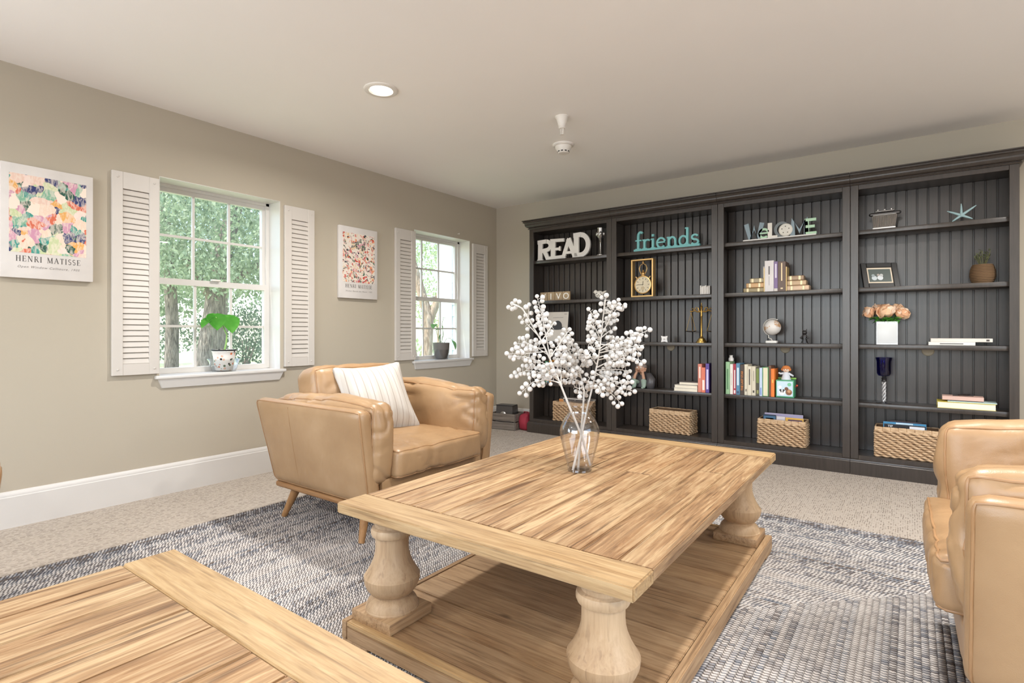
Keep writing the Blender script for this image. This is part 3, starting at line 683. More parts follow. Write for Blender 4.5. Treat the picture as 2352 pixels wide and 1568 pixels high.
# ------------------------------------------------------------------ armchairs
def make_armchair(label, loc, rz=0.0, lift=(.480, .508), seed=0):
    t = thing('armchair', label, 'armchair', loc, rz, 'tan leather armchairs')
    def splay(side):
        def w_(q):
            z = q.z + .425; k = (z - .20) / .45
            q = Vector((q.x, q.y, z))
            if q.x < 0: q.x -= .10 * (k - .5) * (-q.x / .42)
            q.y += side * (.470 - .06 * (1 - k)); return q
        return w_
    for s in (-1, 1):
        f, mb = soft(.43, .042, .228, .038, (.0, .006, .0), 16, .0014, 3 + s + seed, splay(s))
        mb.v = [(v[0] + .005, v[1], v[2]) for v in mb.v]
        a = mb.build('arm_panel', 'leather', t, 60)
        pm = piping(f, 1, .004, 20, sides=(s, -s)); pm.v = [(v[0] + .005, v[1], v[2]) for v in pm.v]; pm.build('piping', 'piping', a, 60)
        sm = MB(); sm.tube([f((-.30, s, zz)) + Vector((.005, 0, 0)) for zz in (-.88, -.5, 0, .5, .88)], .0016, 5); sm.build('side_seam', 'piping', a, 60)
        zc = lift[0] if s < 0 else lift[1]
        def drape(q, s=s, zc=zc):
            z = q.z + zc; x = q.x + .020
            if q.z > 0: z += .010 * math.cos(x * 6.0 + s) - .018 * max(0, (x - .1))
            y = s * .366 + q.y * (1.05 - .10 * (q.z / .19))
            if q.x > .3: x -= .012 * max(0, -q.z / .19)
            return Vector((x, y, z))
        f, mb = soft(.425, .073, .198, .046, (.018, .022, .014), 34, .0075, 11 + s + seed, drape, .016, (7, 12, 13))
        a = mb.build('arm_cushion', 'leather', t, 80); piping(f, 1, .0042, 30).build('piping', 'piping', a, 60)
    f, mb = soft(.375, .318, .072, .030, (.014, .006, .022), 34, .0055, 5 + seed, lambda q: q + Vector((.112, 0, .378)), .013, (9, 15, 6))
    a = mb.build('seat_cushion', 'leather', t, 80); piping(f, 2, .0042, 30).build('piping', 'piping', a, 60)
    rot = Matrix.Rotation(R(-13), 4, 'Y')
    f, mb = soft(.100, .312, .222, .055, (.040, .005, .012), 28, .0070, 8 + seed, lambda q: rot @ q + Vector((-.258, 0, .590)), .010, (8, 8, 8))
    a = mb.build('back_cushion', 'leather', t, 80); piping(f, 0, .0042, 26).build('piping', 'piping', a, 60)
    f, mb = soft(.040, .40, .225, .035, (0, 0, 0), 12, .001, 2, lambda q: Matrix.Rotation(R(-10), 4, 'Y') @ q + Vector((-.398, 0, .425)))
    mb.build('back_panel', 'leather', t, 60)
    f, mb = soft(.41, .372, .058, .02, (0, 0, 0), 10, .001, 4, lambda q: q + Vector((.024, 0, .256))); mb.build('seat_deck', 'leather', t, 60)
    MB().bbox(-.365, .418, -.445, .445, .168, .199, .012, 3).build('base_frame', 'frame_oak', t)
    for sx in (-1, 1):
        for s in (-1, 1):
            bot = Vector((.330 if sx > 0 else -.335, .410 * s, 0)); top = Vector((.315 if sx > 0 else -.265, .37 * s, .172))
            MB().tube([bot, bot + (top - bot) * .5, top], [.015, .020, .026], 14).build('leg', 'leg_oak', t, 40)
    return t
make_armchair('tan leather armchair with a striped pillow on its seat', (1.36, 2.09, .0115))
make_armchair('tan leather armchair with empty seat, end bookcase behind it', (4.350, 2.06, .0115), R(180.4), (.512, .512), 4)
make_armchair('tan leather armchair beside the bare-topped coffee table, only its arm edge showing', (1.350, -.118, .0115), 0, (.48, .48), 7)
# pillow
f, mb = soft(.055, .205, .205, .02, (.045, 0, 0), 16, .002, 6)
def pinch(v):
    y, z = v[1] / .205, v[2] / .205; e = 1 - .55 * (abs(y) ** 3 * 1 + abs(z) ** 3) / 2; c_ = 1 + .07 * (abs(y) * abs(z)) ** 2 - .035 * ((1 - z * z) if abs(y) > .9 else (1 - y * y) if abs(z) > .9 else 0)
    k = max(.12, (1 - max(abs(y), abs(z)) ** 6) * .9 + .1)
    return (v[0] * k, v[1] * c_, v[2] * c_)
mb.v = [pinch(v) for v in mb.v]
pil = tag(mb.build('throw_pillow', 'ticking', None, 70, (1.315, 2.085, .645)), 'cream throw pillow with thin brown stripes on the armchair', 'pillow')
pil.rotation_euler = Euler((R(3), R(-31), R(-14)), 'XYZ')

# ------------------------------------------------------------------ bookcases
FY = 4.640
SH = {1: .140, 2: .517, 3: .938, 4: 1.349, 5: 1.763}
CROWN = [(0, 2.086), (.010, 2.087), (.013, 2.092), (.010, 2.096), (.005, 2.098), (.006, 2.101), (.018, 2.105), (.028, 2.112), (.034, 2.122), (.036, 2.132), (.035, 2.138), (.038, 2.144), (.045, 2.150), (.051, 2.153), (.051, 2.160), (.046, 2.162), (.047, 2.165), (.058, 2.167), (.058, 2.175), (0, 2.175)]
PLINTH = [(0, .0), (.018, .0), (.018, .092), (.016, .096), (.012, .097), (.012, .101), (.010, .108), (.004, .112), (0, .112)]
def bookcase(x0, x1, label, left=False, right=False, grommet=True):
    t = thing('bookcase', label, 'bookcase', (x0, FY, 0), 0, 'row of dark bookcases'); w = x1 - x0; st = .048
    E_ = 'espresso'
    for (a, b) in ((0, .018), (w - .018, w)): MB().box(a, b, .02, .262, 0, 2.088).build('side_panel', E_, t, None)
    for (a, b) in ((0, st), (w - st, w)):
        MB().bbox(a, b, 0, .0195, .112, 2.088, .0015, 1).build('stile', E_, t)
    MB().bbox(st + .0002, w - st - .0002, .001, .0195, 2.055, 2.088, .0015, 1).build('top_rail', E_, t)
    MB().bbox(st + .0002, w - st - .0002, .001, .0195, .10, .140, .0015, 1).build('bottom_rail', E_, t)
    MB().box(.018, w - .018, .02, .244, 2.058, 2.080).build('top_panel', E_, t, None)
    MB().box(.018, w - .018, .02, .244, .118, .1395).build('bottom_shelf', E_, t, None)
    for k in (2, 3, 4, 5): MB().bbox(.0185, w - .0185, .020, .244, SH[k] - .031, SH[k], .002, 2).build('shelf', E_, t)
    MB().box(.018, w - .018, .2605, .263, .1, 2.08).build('back_panel', E_, t, None)
    n = 14; p = (w - .036) / n
    me = MB().bbox(0, p - .0095, .2410, .2540, .140, 2.058, .0016, 1).mesh('back_board', E_)
    for i in range(n): obj('back_board', me, t, (.018 + i * p + .0048, 0, 0))
    pl = [(0, .26), (0, 0), (w, 0), (w, .26)]
    pa = pl[0 if left else 1:4 if right else 3]
    MB().sweep(pa, PLINTH).build('plinth', E_, t, 25)
    MB().sweep(pa, CROWN).build('crown_moulding', E_, t, 25)
    MB().box(.002, w - .002, .0, .26, 2.0885, 2.1740).build('crown_top', E_, t, None)
    if grommet:
        MB().lathe([(.037, 0), (.037, .004), (.032, .009), (.018, .011), (.001, .0112)], 24, Matrix.Translation((w * .5, .2410, SH[3] - .044)) @ Matrix.Rotation(R(90), 4, 'X')).build('cable_grommet', flat((150, 140, 122), .6), t)
    return t
bookcase(.642, 1.566, 'dark espresso bookcase with white READ letters on its top shelf', left=True, grommet=False)
bookcase(1.5685, 2.528, 'dark espresso bookcase with turquoise friends sign on its top shelf')
bookcase(2.5305, 3.465, 'dark espresso bookcase with a globe and a long row of books')
bookcase(3.4675, 4.372, 'dark espresso bookcase with flowers, blue goblet and framed photo', right=True)

# ------------------------------------------------------------------ books
def book(x0, z0, th, h, d, rgb, label, y0=4.69, lying=False, marks=(), rough=.5, rz=0.0, lean=0.0, pages_front=False, group=None):
    """spine faces the room (-y). marks: (lo, hi, width share, colour) along the spine"""
    t = thing('book', label, 'book', (x0, y0, z0), rz, group)
    m = flat(rgb, rough); b = .0022
    c = MB()
    if not lying:
        c.bbox(0, th, 0, .004, 0, h, .0015, 1).box(0, b, .004, d, 0, h).box(th - b, th, .004, d, 0, h).build('cover', m, t)
        MB().box(b, th - b, .0045, d - .004, .003, h - .004).build('pages', 'page', t, None)
        for (lo, hi, ws, cc) in marks:
            MB().box(th * (.5 - ws / 2), th * (.5 + ws / 2), -.0006, .001, h * lo, h * hi).build('spine_mark', flat(cc, .6), t, None)
    else:   # h runs along x, th along z
        if pages_front:
            c.box(0, h, 0, d, 0, b).box(0, h, 0, d, th - b, th).box(0, h, d - .004, d, b, th - b).build('cover', m, t)
            MB().box(.003, h - .003, .003, d - .0045, b, th - b).build('pages', 'page', t, None)
        else:
            c.bbox(0, h, 0, .004, 0, th, .0015, 1).box(0, h, .004, d, 0, b).box(0, h, .004, d, th - b, th).build('cover', m, t)
            MB().box(.003, h - .004, .0045, d - .004, b, th - b).build('pages', 'page', t, None)
        for (lo, hi, ws, cc) in marks:
            MB().box(h * lo, h * hi, -.0006, .001, th * (.5 - ws / 2), th * (.5 + ws / 2)).build('spine_mark', flat(cc, .6), t, None)
    return t
# long row in the third bookcase
ROW = [(.034, .266, (150, 186, 142), 'tall sage green book at the start of the long row', [(.15, .78, .34, (92, 132, 92))]),
       (.024, .248, (226, 218, 208), 'white hardback between the sage green and crimson books', [(.3, .7, .2, (200, 190, 180))]),
       (.025, .250, (172, 48, 66), 'crimson book with pale spine lettering in the row', [(.2, .8, .36, (232, 214, 210)), (.03, .14, .5, (236, 226, 222))]),
       (.030, .257, (86, 132, 160), 'steel blue book standing beside the crimson one', [(.3, .86, .5, (206, 222, 230)), (.04, .12, .5, (60, 74, 100))]),
       (.032, .246, (72, 58, 48), 'dark brown book with orange spine title in the row', []),
       (.027, .249, (216, 206, 184), 'cream book right of the dark brown titled one', [(.12, .2, .4, (120, 112, 98))]),
       (.029, .236, (214, 204, 182), 'cream book with bold dark spine title', [(.36, .9, .34, (84, 78, 70))]),
       (.031, .235, (208, 198, 176), 'cream book with a small dark emblem low on its spine', [(.1, .18, .4, (70, 62, 54)), (.5, .85, .18, (150, 140, 124))]),
       (.028, .229, (82, 76, 58), 'dark olive book with leaf-patterned spine', [(.45, .95, .7, (120, 134, 70)), (.08, .2, .5, (150, 150, 90))]),
       (.022, .226, (190, 204, 224), 'thin pale blue book in the long row', [(.05, .3, .5, (130, 150, 200))]),
       (.045, .232, (84, 150, 96), 'thick cream book with green covers in the row', [(.02, .98, .74, (222, 212, 182))]),
       (.018, .244, (112, 78, 58), 'thin brown book next to the orange one', []),
       (.026, .222, (232, 122, 44), 'bright orange book leaning by the toy box', [(.5, .62, .4, (250, 180, 90))])]
x = 2.585
for i, (th, h, rgb, lab, mk) in enumerate(ROW):
    o = book(x, SH[2], th - .001, h, .15, rgb, lab, 4.672 + .004 * (i % 3), marks=mk, group='long row of books in the third bookcase')
    if 'orange spine' in lab:
        font_obj('spine_lettering', 'THE LAST STAR', .023, flat((224, 136, 52), .6), o, (.023, -.0006, .115), (R(90), R(-90), 0), extrude=.0004)
    x += th
tag(MB().lathe([(.012, 0), (.020, .004), (.022, .022), (.014, .036), (.012, .046), (.017, .052)], 16).build('small_vase', flat((226, 222, 216), .3), loc=(2.612, 4.74, SH[2] + .267)), 'tiny white ornament on top of the sage green book', 'ornament')
# upright and flat books in the second bookcase
book(2.357, SH[2], .032, .240, .15, (214, 132, 112), 'salmon pink book beside the flat stack', 4.675, marks=[(.5, .9, .4, (240, 210, 196))], group='three upright books in the second bookcase')
book(2.391, SH[2], .030, .212, .15, (222, 122, 96), 'coral book between salmon and purple ones', 4.668, marks=[(.1, .5, .6, (244, 224, 214))], group='three upright books in the second bookcase')
book(2.423, SH[2], .030, .246, .15, (96, 74, 150), 'purple book at the end of the shelf', 4.670, marks=[(.12, .8, .5, (220, 210, 238))], group='three upright books in the second bookcase')
book(2.148, SH[2], .026, .205, .15, (214, 206, 194), 'white book at the bottom of the flat stack', 4.675, True, pages_front=True, group='flat stack in the second bookcase')
book(2.152, SH[2] + .027, .026, .200, .15, (206, 198, 186), 'white book in the middle of the flat stack', 4.678, True, pages_front=True, group='flat stack in the second bookcase')
book(2.190, SH[2] + .054, .024, .165, .13, (120, 112, 108), 'grey-covered book on top of the flat stack', 4.690, True, pages_front=True, rz=R(3), group='flat stack in the second bookcase')
# books behind the berry branches
x = .80
for (th, h, rgb, lab) in ((.026, .215, (96, 142, 110), 'green book standing in the READ bookcase'), (.024, .205, (86, 130, 150), 'blue book standing in the READ bookcase'),
                          (.022, .225, (226, 152, 60), 'yellow orange book in the READ bookcase'), (.030, .210, (60, 52, 50), 'black book in the READ bookcase')):
    book(x, SH[2], th - .001, h, .15, rgb, lab, 4.69, marks=[(.3, .75, .4, (226, 220, 200))], group='books behind the berry branches'); x += th
# bookends with books between, third bookcase
def bookend(x, sgn, label, rows):
    t = thing('bookend', label, 'bookend', (x, 4.69, SH[4]), 0, 'pair of carved book-stack bookends'); z = 0
    for i, (w, h, rgb) in enumerate(rows):
        a, b = (0, w) if sgn > 0 else (-w, 0)
        MB().bbox(a, b, .0 + .004 * i, .11 - .01 * i, z, z + h, .006, 3).build('carved_book', flat(rgb, .4, .25), t)
        for q in (.22, .75):
            cx_ = a + (b - a) * q; MB().bbox(cx_ - .010, cx_ + .010, -.002 + .004 * i, .02, z + .002, z + h - .002, .003, 1).build('gilt_band', flat((206, 188, 150), .35, .3), t)
        z += h
    a, b = (-.006, 0) if sgn > 0 else (0, .006)
    MB().box(a, b, 0, .11, 0, .19).build('end_plate', flat((206, 176, 120), .4, .4), t, None)
    return t
bookend(2.874, -1, 'carved bookend of small stacked books left of the white book', [(.155, .036, (140, 124, 92)), (.135, .040, (184, 146, 104)), (.110, .038, (150, 136, 110))])
bookend(3.040, 1, 'carved bookend of small stacked books beside the brown book', [(.155, .040, (196, 166, 138)), (.135, .040, (176, 148, 116)), (.118, .038, (150, 124, 98))])
book(2.8815, SH[4], .066, .246, .15, (216, 210, 208), 'thick white book held between carved bookends', 4.685, marks=[(.55, .82, .14, (100, 96, 96)), (.2, .5, .07, (160, 156, 156))], group='books between the carved bookends')
book(2.9485, SH[4], .028, .236, .15, (128, 106, 146), 'purple paperback held between carved bookends', 4.687, marks=[(.45, .92, .4, (222, 214, 230)), (.0, .1, .9, (214, 206, 196))], group='books between the carved bookends')
book(2.9775, SH[4], .055, .232, .15, (104, 84, 74), 'brown hardback held between carved bookends', 4.686, marks=[(.35, .95, .16, (232, 210, 170)), (.07, .12, .3, (226, 206, 170))], group='books between the carved bookends')
tag(MB().box(0, .020, 0, .10, 0, .215).build('book', flat((222, 214, 206), .6), None, None, (2.846, 4.8025, SH[4])), 'thin white booklet behind the carved bookend left end', 'book')
# fourth bookcase, flat books
book(3.918, SH[3], .022, .245, .15, (226, 222, 214), 'white book with dark title lying under another, near the flower vase', 4.680, True, marks=[(.25, .75, .3, (110, 106, 102))])
book(3.930, SH[3] + .0225, .024, .320, .16, (214, 206, 196), 'long pale book lying on the white titled book', 4.688, True, marks=[(.90, .95, .5, (80, 70, 66))])
book(3.965, SH[2], .042, .300, .17, (206, 188, 70), 'thick yellow-covered book with pages facing out', 4.672, True, pages_front=True, rz=R(-1))
book(4.02, SH[2] + .0425, .006, .250, .15, (186, 206, 204), 'pale teal folder lying on the yellow book', 4.684, True, rz=R(-3))
book(3.992, SH[2] + .053, .026, .215, .12, (206, 170, 156), 'small pink diary on top of the yellow book', 4.70, True, rz=R(-2))
tag(MB().tube([(.0, 0, .004), (.05, .01, .006), (.11, .03, .004)], .004, 8).tube([(.02, .01, .008), (.06, -.02, .01), (.09, .02, .012), (.05, .03, .012)], .003, 6).build('eyeglasses', flat((40, 34, 32), .4), None, 60, (4.05, 4.74, SH[2] + .0795)), 'dark folded eyeglasses lying on the pink diary', 'glasses')

# ------------------------------------------------------------------ baskets
def basket(x0, y0, w, d, h, label, rz=0.0):
    t = thing('wicker_basket', label, 'basket', (x0 + w / 2, y0 + d / 2, SH[1]), rz, 'wicker baskets on the bottom shelves')
    hw, hd = w / 2, d / 2; wt = .007
    MB().box(-hw + wt, hw - wt, -hd + wt, -hd + wt + .002, .004, h - .005).box(-hw + wt, hw - wt, hd - wt - .002, hd - wt, .004, h - .005).box(-hw + wt, -hw + wt + .002, -hd + wt, hd - wt, .004, h - .005).box(hw - wt - .002, hw - wt, -hd + wt, hd - wt, .004, h - .005).box(-hw + wt, hw - wt, -hd + wt, hd - wt, .002, .006).build('core', 'wicker_dark', t, None)
    wv = MB(); hb = h - .034; rows = max(8, int(hb / .0150))
    for r_ in range(rows):
        z = .008 + (hb - .008) * r_ / (rows - 1); ph = (r_ % 2) * math.pi + random.uniform(-.5, .5)
        pts = []; rad = []; per = 2 * (w + d); N = 6 * int(per / .050)
        for i in range(N):
            s = per * i / N
            if s < w: p = Vector((-hw + s, -hd)); n = Vector((0, -1))
            elif s < w + d: p = Vector((hw, -hd + s - w)); n = Vector((1, 0))
            elif s < 2 * w + d: p = Vector((hw - (s - w - d), hd)); n = Vector((0, 1))
            else: p = Vector((-hw, hd - (s - 2 * w - d))); n = Vector((-1, 0))
            sn = math.sin(i * math.pi / 3 + ph); p = p + n * (-.0062 + .0046 * sn + random.uniform(-.0005, .0005))
            pts.append((p.x, p.y, z + .0022 * math.cos(i * math.pi / 3 + ph) + random.uniform(-.001, .001))); rad.append(.0072 + .0022 * sn)
        wv.tube(pts, rad, 6, closed=True)
    o = wv.build('weave', 'wicker', t, 70); o['kind'] = 'stuff'
    rm = MB(); segs = []
    for (a, b, c, e) in ((-hw, hw, -hd - .001, -hd + .008), (-hw, hw, hd - .008, hd + .001)):
        n = int((b - a) / .045)
        for i in range(n): rm.bbox(a + (b - a) * i / n, a + (b - a) * (i + 1) / n - .0004, c, e, h - .032 + random.uniform(-.001, .001), h + random.uniform(-.001, .001), .003, 1)
    for (a, b, c, e) in ((-hd + .008, hd - .008, -hw - .001, -hw + .008), (-hd + .008, hd - .008, hw - .008, hw + .001)):
        n = int((b - a) / .045)
        for i in range(n): rm.bbox(c, e, a + (b - a) * i / n, a + (b - a) * (i + 1) / n - .0004, h - .032 + random.uniform(-.001, .001), h + random.uniform(-.001, .001), .003, 1)
    rm.build('wrapped_rim', 'wicker', t)
    return t
basket(.905, 4.672, .385, .185, .195, 'wicker basket with orange and dark folders in the READ bookcase', R(1))
basket(1.925, 4.672, .370, .180, .200, 'empty wicker basket on the friends bookcase bottom shelf', R(-3))
basket(2.832, 4.668, .340, .185, .200, 'wicker basket holding photo magazines below the globe')
basket(3.612, 4.668, .370, .185, .215, 'wicker basket of glossy magazines partly behind the armchair')
def magazine(name, x, y, z, w, d, h, rgb, label, marks=(), rz=0.0, cat='magazine', tilt=0.0):
    t = thing(name, label, cat, (x, y, z), rz)
    MB().box(0, w, 0, d, 0, h).build('pages', 'page', t, None)
    MB().box(-.0005, w + .0005, -.0012, -.0002, 0, h + .0005).build('cover', flat(rgb, .25), t, None)
    for (a, b, lo, hi, cc) in marks: MB().box(w * a, w * b, -.0022, -.0013, h * lo, h * hi).build('cover_print', flat(cc, .25), t, None)
    t.rotation_euler = (tilt, 0, rz); return t
B = SH[1] + .008
magazine('folder', .955, 4.745, B, .30, .012, .225, (64, 58, 58), 'dark folder in the READ basket', cat='folder', marks=[(.1, .95, .93, .97, (228, 222, 214))])
magazine('folder', .965, 4.70, B, .05, .02, .210, (206, 140, 84), 'orange folder in the READ basket', cat='folder')
magazine('magazine', 2.868, 4.700, B, .095, .008, .225, (40, 52, 72), 'dark blue photo magazine at one basket end', [(.05, .95, .78, .95, (70, 104, 132)), (.2, .8, .82, .88, (170, 196, 208))])
magazine('magazine', 2.965, 4.708, B, .060, .008, .214, (206, 198, 200), 'white leaflet in the photo magazine basket', [(.1, .9, .8, .9, (176, 170, 176))])
magazine('magazine', 3.030, 4.700, B, .125, .010, .212, (208, 164, 74), 'mustard magazine with a dark picture in the basket', [(.14, .94, .72, .94, (92, 70, 84))])
magazine('magazine', 2.870, 4.748, B, .275, .010, .232, (168, 160, 186), 'wide lilac magazine standing behind the mustard one', [])
magazine('magazine', 3.668, 4.700, B, .235, .007, .228, (34, 34, 38), 'black magazine reading TIP in white letters', [(.1, .8, .80, .84, (200, 200, 204)), (.62, .98, .86, .97, (222, 222, 226))])
tm = magazine('magazine', 3.662, 4.722, B, .245, .007, .240, (70, 138, 178), 'bright blue magazine behind the black one', [(.3, .7, .95, .99, (200, 220, 232))])
magazine('magazine', 3.70, 4.745, B, .18, .008, .246, (60, 44, 52), 'dark plum magazine at the back of the basket', [])
for o in col.objects:
    if o.get('label', '').startswith('black magazine'):
        font_obj('cover_lettering', 'TIP', .022, flat((232, 232, 234), .4), o, (.035, -.0024, .206), (R(90), 0, 0), extrude=.0003)

# ------------------------------------------------------------------ word signs
def stroke_sign(root, items, y0, y1, mat, part='letter'):
    for (ox, oz, s, strokes_, mm) in items:
        mb = MB()
        for k, (pts, w) in enumerate(strokes_):
            e = .00012 * k
            ribbon(mb, [(ox + p[0] * s, oz + p[1] * s) for p in pts], w * s, y0 - e, y1 + e)
        mb.build(part, mm or mat, root, 40)
t = thing('word_sign', 'white cut-out READ letters standing on bookcase shelf', 'sign', (.700, 4.690, SH[5]), R(1.5))
RD = [[([(.18, 0), (.20, 1.0)], .25), ([(.04, .93), (.55, .95)] + arc(.52, .73, .27, .22, 85, -85, 8) + [(.2, .47)], .20), ([(.45, .46), (.62, .10), (.84, .06), (.95, .16)], .22), ([(.02, .03), (.36, .03)], .07)],
      [([(.20, 0), (.22, 1.0)], .25), ([(.05, .95), (.85, .92)], .16), ([(.2, .5), (.62, .5)], .13), ([(.02, .07), (.8, .09), (.9, .2)], .16), ([(.60, .62), (.60, .40)], .08)],
      [([(.10, 0), (.46, 1.0)], .20), ([(.42, 1.0), (.84, .0)], .26), ([(.2, .30), (.7, .30)], .13), ([(.0, .04), (.26, .04)], .08), ([(.66, .04), (1.0, .04)], .08)],
      [([(.20, .0), (.20, 1.05)], .25), ([(.05, .97), (.42, .99)] + arc(.42, .52, .38, .46, 88, -88, 12) + [(.1, .05)], .22)]]
stroke_sign(t, [(.00, .0, .205, RD[0], None), (.150, .006, .200, RD[1], None), (.285, .0, .198, RD[2], None), (.415, .012, .215, RD[3], None)], 0, .022, flat((222, 216, 210), .5))
TQ = flat((118, 182, 182), .5)
t = thing('word_sign', 'turquoise wooden sign spelling friends in lowercase', 'sign', (1.770, 4.700, SH[5]), R(-1))
c_ = .17
FR = {'f': [([(.30, .0), (.30, 1.05)] + arc(.50, 1.05, .20, .30, 180, 45, 6), c_), ([(.08, .72), (.58, .72)], .10), ([(.08, .05), (.55, .05)], .10)],
      'r': [([(.22, 0), (.22, .75)], c_), ([(.06, .72), (.3, .72)], .1), ([(.22, .45)] + arc(.48, .45, .26, .27, 160, 50, 6), .13), ([(.06, .05), (.42, .05)], .10)],
      'i': [([(.22, 0), (.22, .75)], c_), ([(.06, .72), (.3, .72)], .1), ([(.05, .05), (.40, .05)], .10), ([(.22, .92), (.22, 1.10)], .18)],
      'e': [(arc(.40, .38, .31, .36, -40, -345, 18), .14), ([(.10, .42), (.70, .42)], .10)],
      'n': [([(.20, 0), (.20, .75)], c_), ([(.05, .72), (.28, .72)], .1), ([(.20, .5)] + arc(.46, .45, .24, .27, 150, 0, 8) + [(.70, 0)], .15), ([(.04, .05), (.36, .05)], .10), ([(.54, .05), (.86, .05)], .10)],
      'd': [(arc(.38, .37, .29, .34, 0, 360, 20), .14), ([(.68, 0), (.68, 1.30)], c_), ([(.52, 1.27), (.7, 1.27)], .1), ([(.6, .05), (.86, .05)], .10)],
      's': [(arc(.34, .55, .22, .17, 20, 260, 9) + arc(.34, .20, .24, .18, 80, -160, 9), .14)]}
xs = 0; items = []
for chh, adv in zip('friends', (.60, .68, .47, .80, .92, .90, .66)):
    items.append((xs * .118, .018, .118, FR[chh], None)); xs += adv
stroke_sign(t, items, 0, .022, TQ)
MB().bbox(-.005, xs * .118 + .006, -.006, .030, 0, .0235, .002, 1).build('base_bar', TQ, t)
t = thing('word_sign', 'painted WELCOME letters on a white base with sand dollar', 'sign', (2.730, 4.690, SH[5]), 0)
MB().bbox(-.012, .512, -.01, .045, 0, .013, .002, 1).build('base_plank', flat((226, 222, 216), .5), t)
sl = flat((134, 150, 158), .6); mint = flat((176, 208, 178), .6); pale = flat((222, 216, 206), .6); grey = flat((112, 118, 120), .6)
WL = {'W': [([(.04, 1), (.28, 0), (.5, .75), (.72, 0), (.96, 1)], .27)], 'e': [(arc(.45, .42, .33, .34, -45, -345, 18), .17), ([(.14, .44), (.76, .44)], .12)],
      'L': [([(.16, 0), (.16, 1)], .26), ([(.05, .07), (.62, .07)], .16)], 'C': [(arc(.52, .5, .38, .42, 50, 310, 18), .18)],
      'M': [([(.12, 0), (.14, 1), (.5, .25), (.86, 1), (.88, 0)], .27)], 'E': [([(.16, 0), (.16, 1)], .24), ([(.1, .92), (.68, .92)], .17), ([(.1, .5), (.6, .5)], .17), ([(.1, .08), (.70, .08)], .17)]}
stroke_sign(t, [(.005, .012, .130, WL['W'], sl), (.098, .012, .100, WL['e'], mint), (.168, .012, .120, WL['L'], pale), (.212, .012, .120, WL['C'], grey), (.335, .012, .125, WL['M'], sl), (.428, .012, .122, WL['E'], mint)], .006, .024, sl)
mb = MB().lathe([(.001, -.010), (.044, -.008), (.050, 0), (.044, .006), (.001, .010)], 28, Matrix.Translation((.302, .0, .064)) @ Matrix.Rotation(R(90), 4, 'X'))
sd = mb.build('sand_dollar', flat((216, 212, 202), .8), t)
for i in range(5):
    a = R(90 + 72 * i); MB().sphere((.302 + .026 * math.cos(a), -.0095, .064 + .026 * math.sin(a)), .0045, 8, 5, (1, .4, 1)).build('petal_mark', flat((120, 116, 108), .8), sd)
for i, (chh, lab) in enumerate((('V', 'small wooden tile with white V, first of the four'), ('I', 'small wooden tile with white letter I'), ('V', 'small wooden tile with white V between I and O tiles'), ('O', 'small wooden tile with white letter O'))):
    t = thing('letter_tile', lab, 'tile', (.735 + i * .0885, 4.700, SH[4]), 0, 'four VIVO letter tiles')
    MB().bbox(0, .085, 0, .02, 0, .088, .002, 1).build('tile', 'block', t)
    font_obj('lettering', chh, .088, flat((238, 234, 228), .6), t, (.0425, -.0006, .013), (R(90), 0, 0), extrude=.0005)

# ------------------------------------------------------------------ ornaments, first and second bookcase
t = thing('candle_holder', 'ornate silver candle holder beside the READ letters', 'candle holder', (1.425, 4.70, SH[5]))
MB().lathe([(.036, 0), (.036, .006), (.012, .014), (.007, .03), (.006, .12), (.010, .13), (.007, .14), (.016, .155)], 18).build('stem', 'silver', t)
MB().lathe([(.012, .155), (.030, .175), (.036, .21), (.030, .25), (.034, .262), (.026, .255), (.031, .21), (.024, .18), (.008, .165)], 18, caps=False).build('cup', 'silver', t)
for i in range(6):
    a = i * 60; MB().sphere((.036 * math.cos(R(a)), .036 * math.sin(R(a)), .205), .013, 8, 6, (1, 1, 1.6)).build('leaf_relief', 'silver', t)
t = thing('bird_figurine', 'small white pierced bird figurine on bookcase shelf', 'figurine', (1.415, 4.70, SH[4]))
MB().sphere((0, 0, .040), .040, 18, 12, (1.15, .6, .92)).sphere((-.040, 0, .066), .020, 12, 8).tube([(.035, 0, .05), (.062, 0, .066), (.075, 0, .070)], [.016, .010, .006], 8).build('body', flat((220, 214, 204), .5), t, 60)
MB().tube([(-.058, 0, .066), (-.072, 0, .062)], [.006, .001], 6).build('beak', flat((200, 190, 172), .5), t)
for (a, z) in ((-.02, .05), (.0, .035), (.02, .052), (.012, .024), (-.015, .028), (.032, .04)):
    MB().sphere((a, -.0235 + abs(a) * .12, z), .005, 8, 6, (1, .5, 1)).build('pierced_hole', 'darkslot', t)
t = thing('greeting_card', 'cream card with a black bowler hat picture', 'card', (.800, 4.715, SH[3]), R(3)); t.rotation_euler = (R(-8), 0, R(3))
MB().box(0, .235, 0, .006, 0, .300).build('card', flat((192, 183, 172), .7), t, None)
hat = MB(); hat.prism([(.035 + .165 * i / 14, .128 + .012 * math.sin(math.pi * i / 14) * -1) for i in range(15)] + [(.200 - .165 * i / 14, .142 + .006 * math.sin(math.pi * i / 14)) for i in range(15)], -.0016, -.0004)
hat.prism([(.065, .138)] + arc(.118, .148, .054, .062, 180, 0, 12) + [(.171, .138)], -.0014, -.0003); hat.build('hat_print', flat((52, 50, 50), .7), t, None)
MB().box(.06, .18, -.001, -.0002, .240, .244).box(.19, .22, -.001, -.0002, .275, .280).build('caption_print', 'ink_soft', t, None)
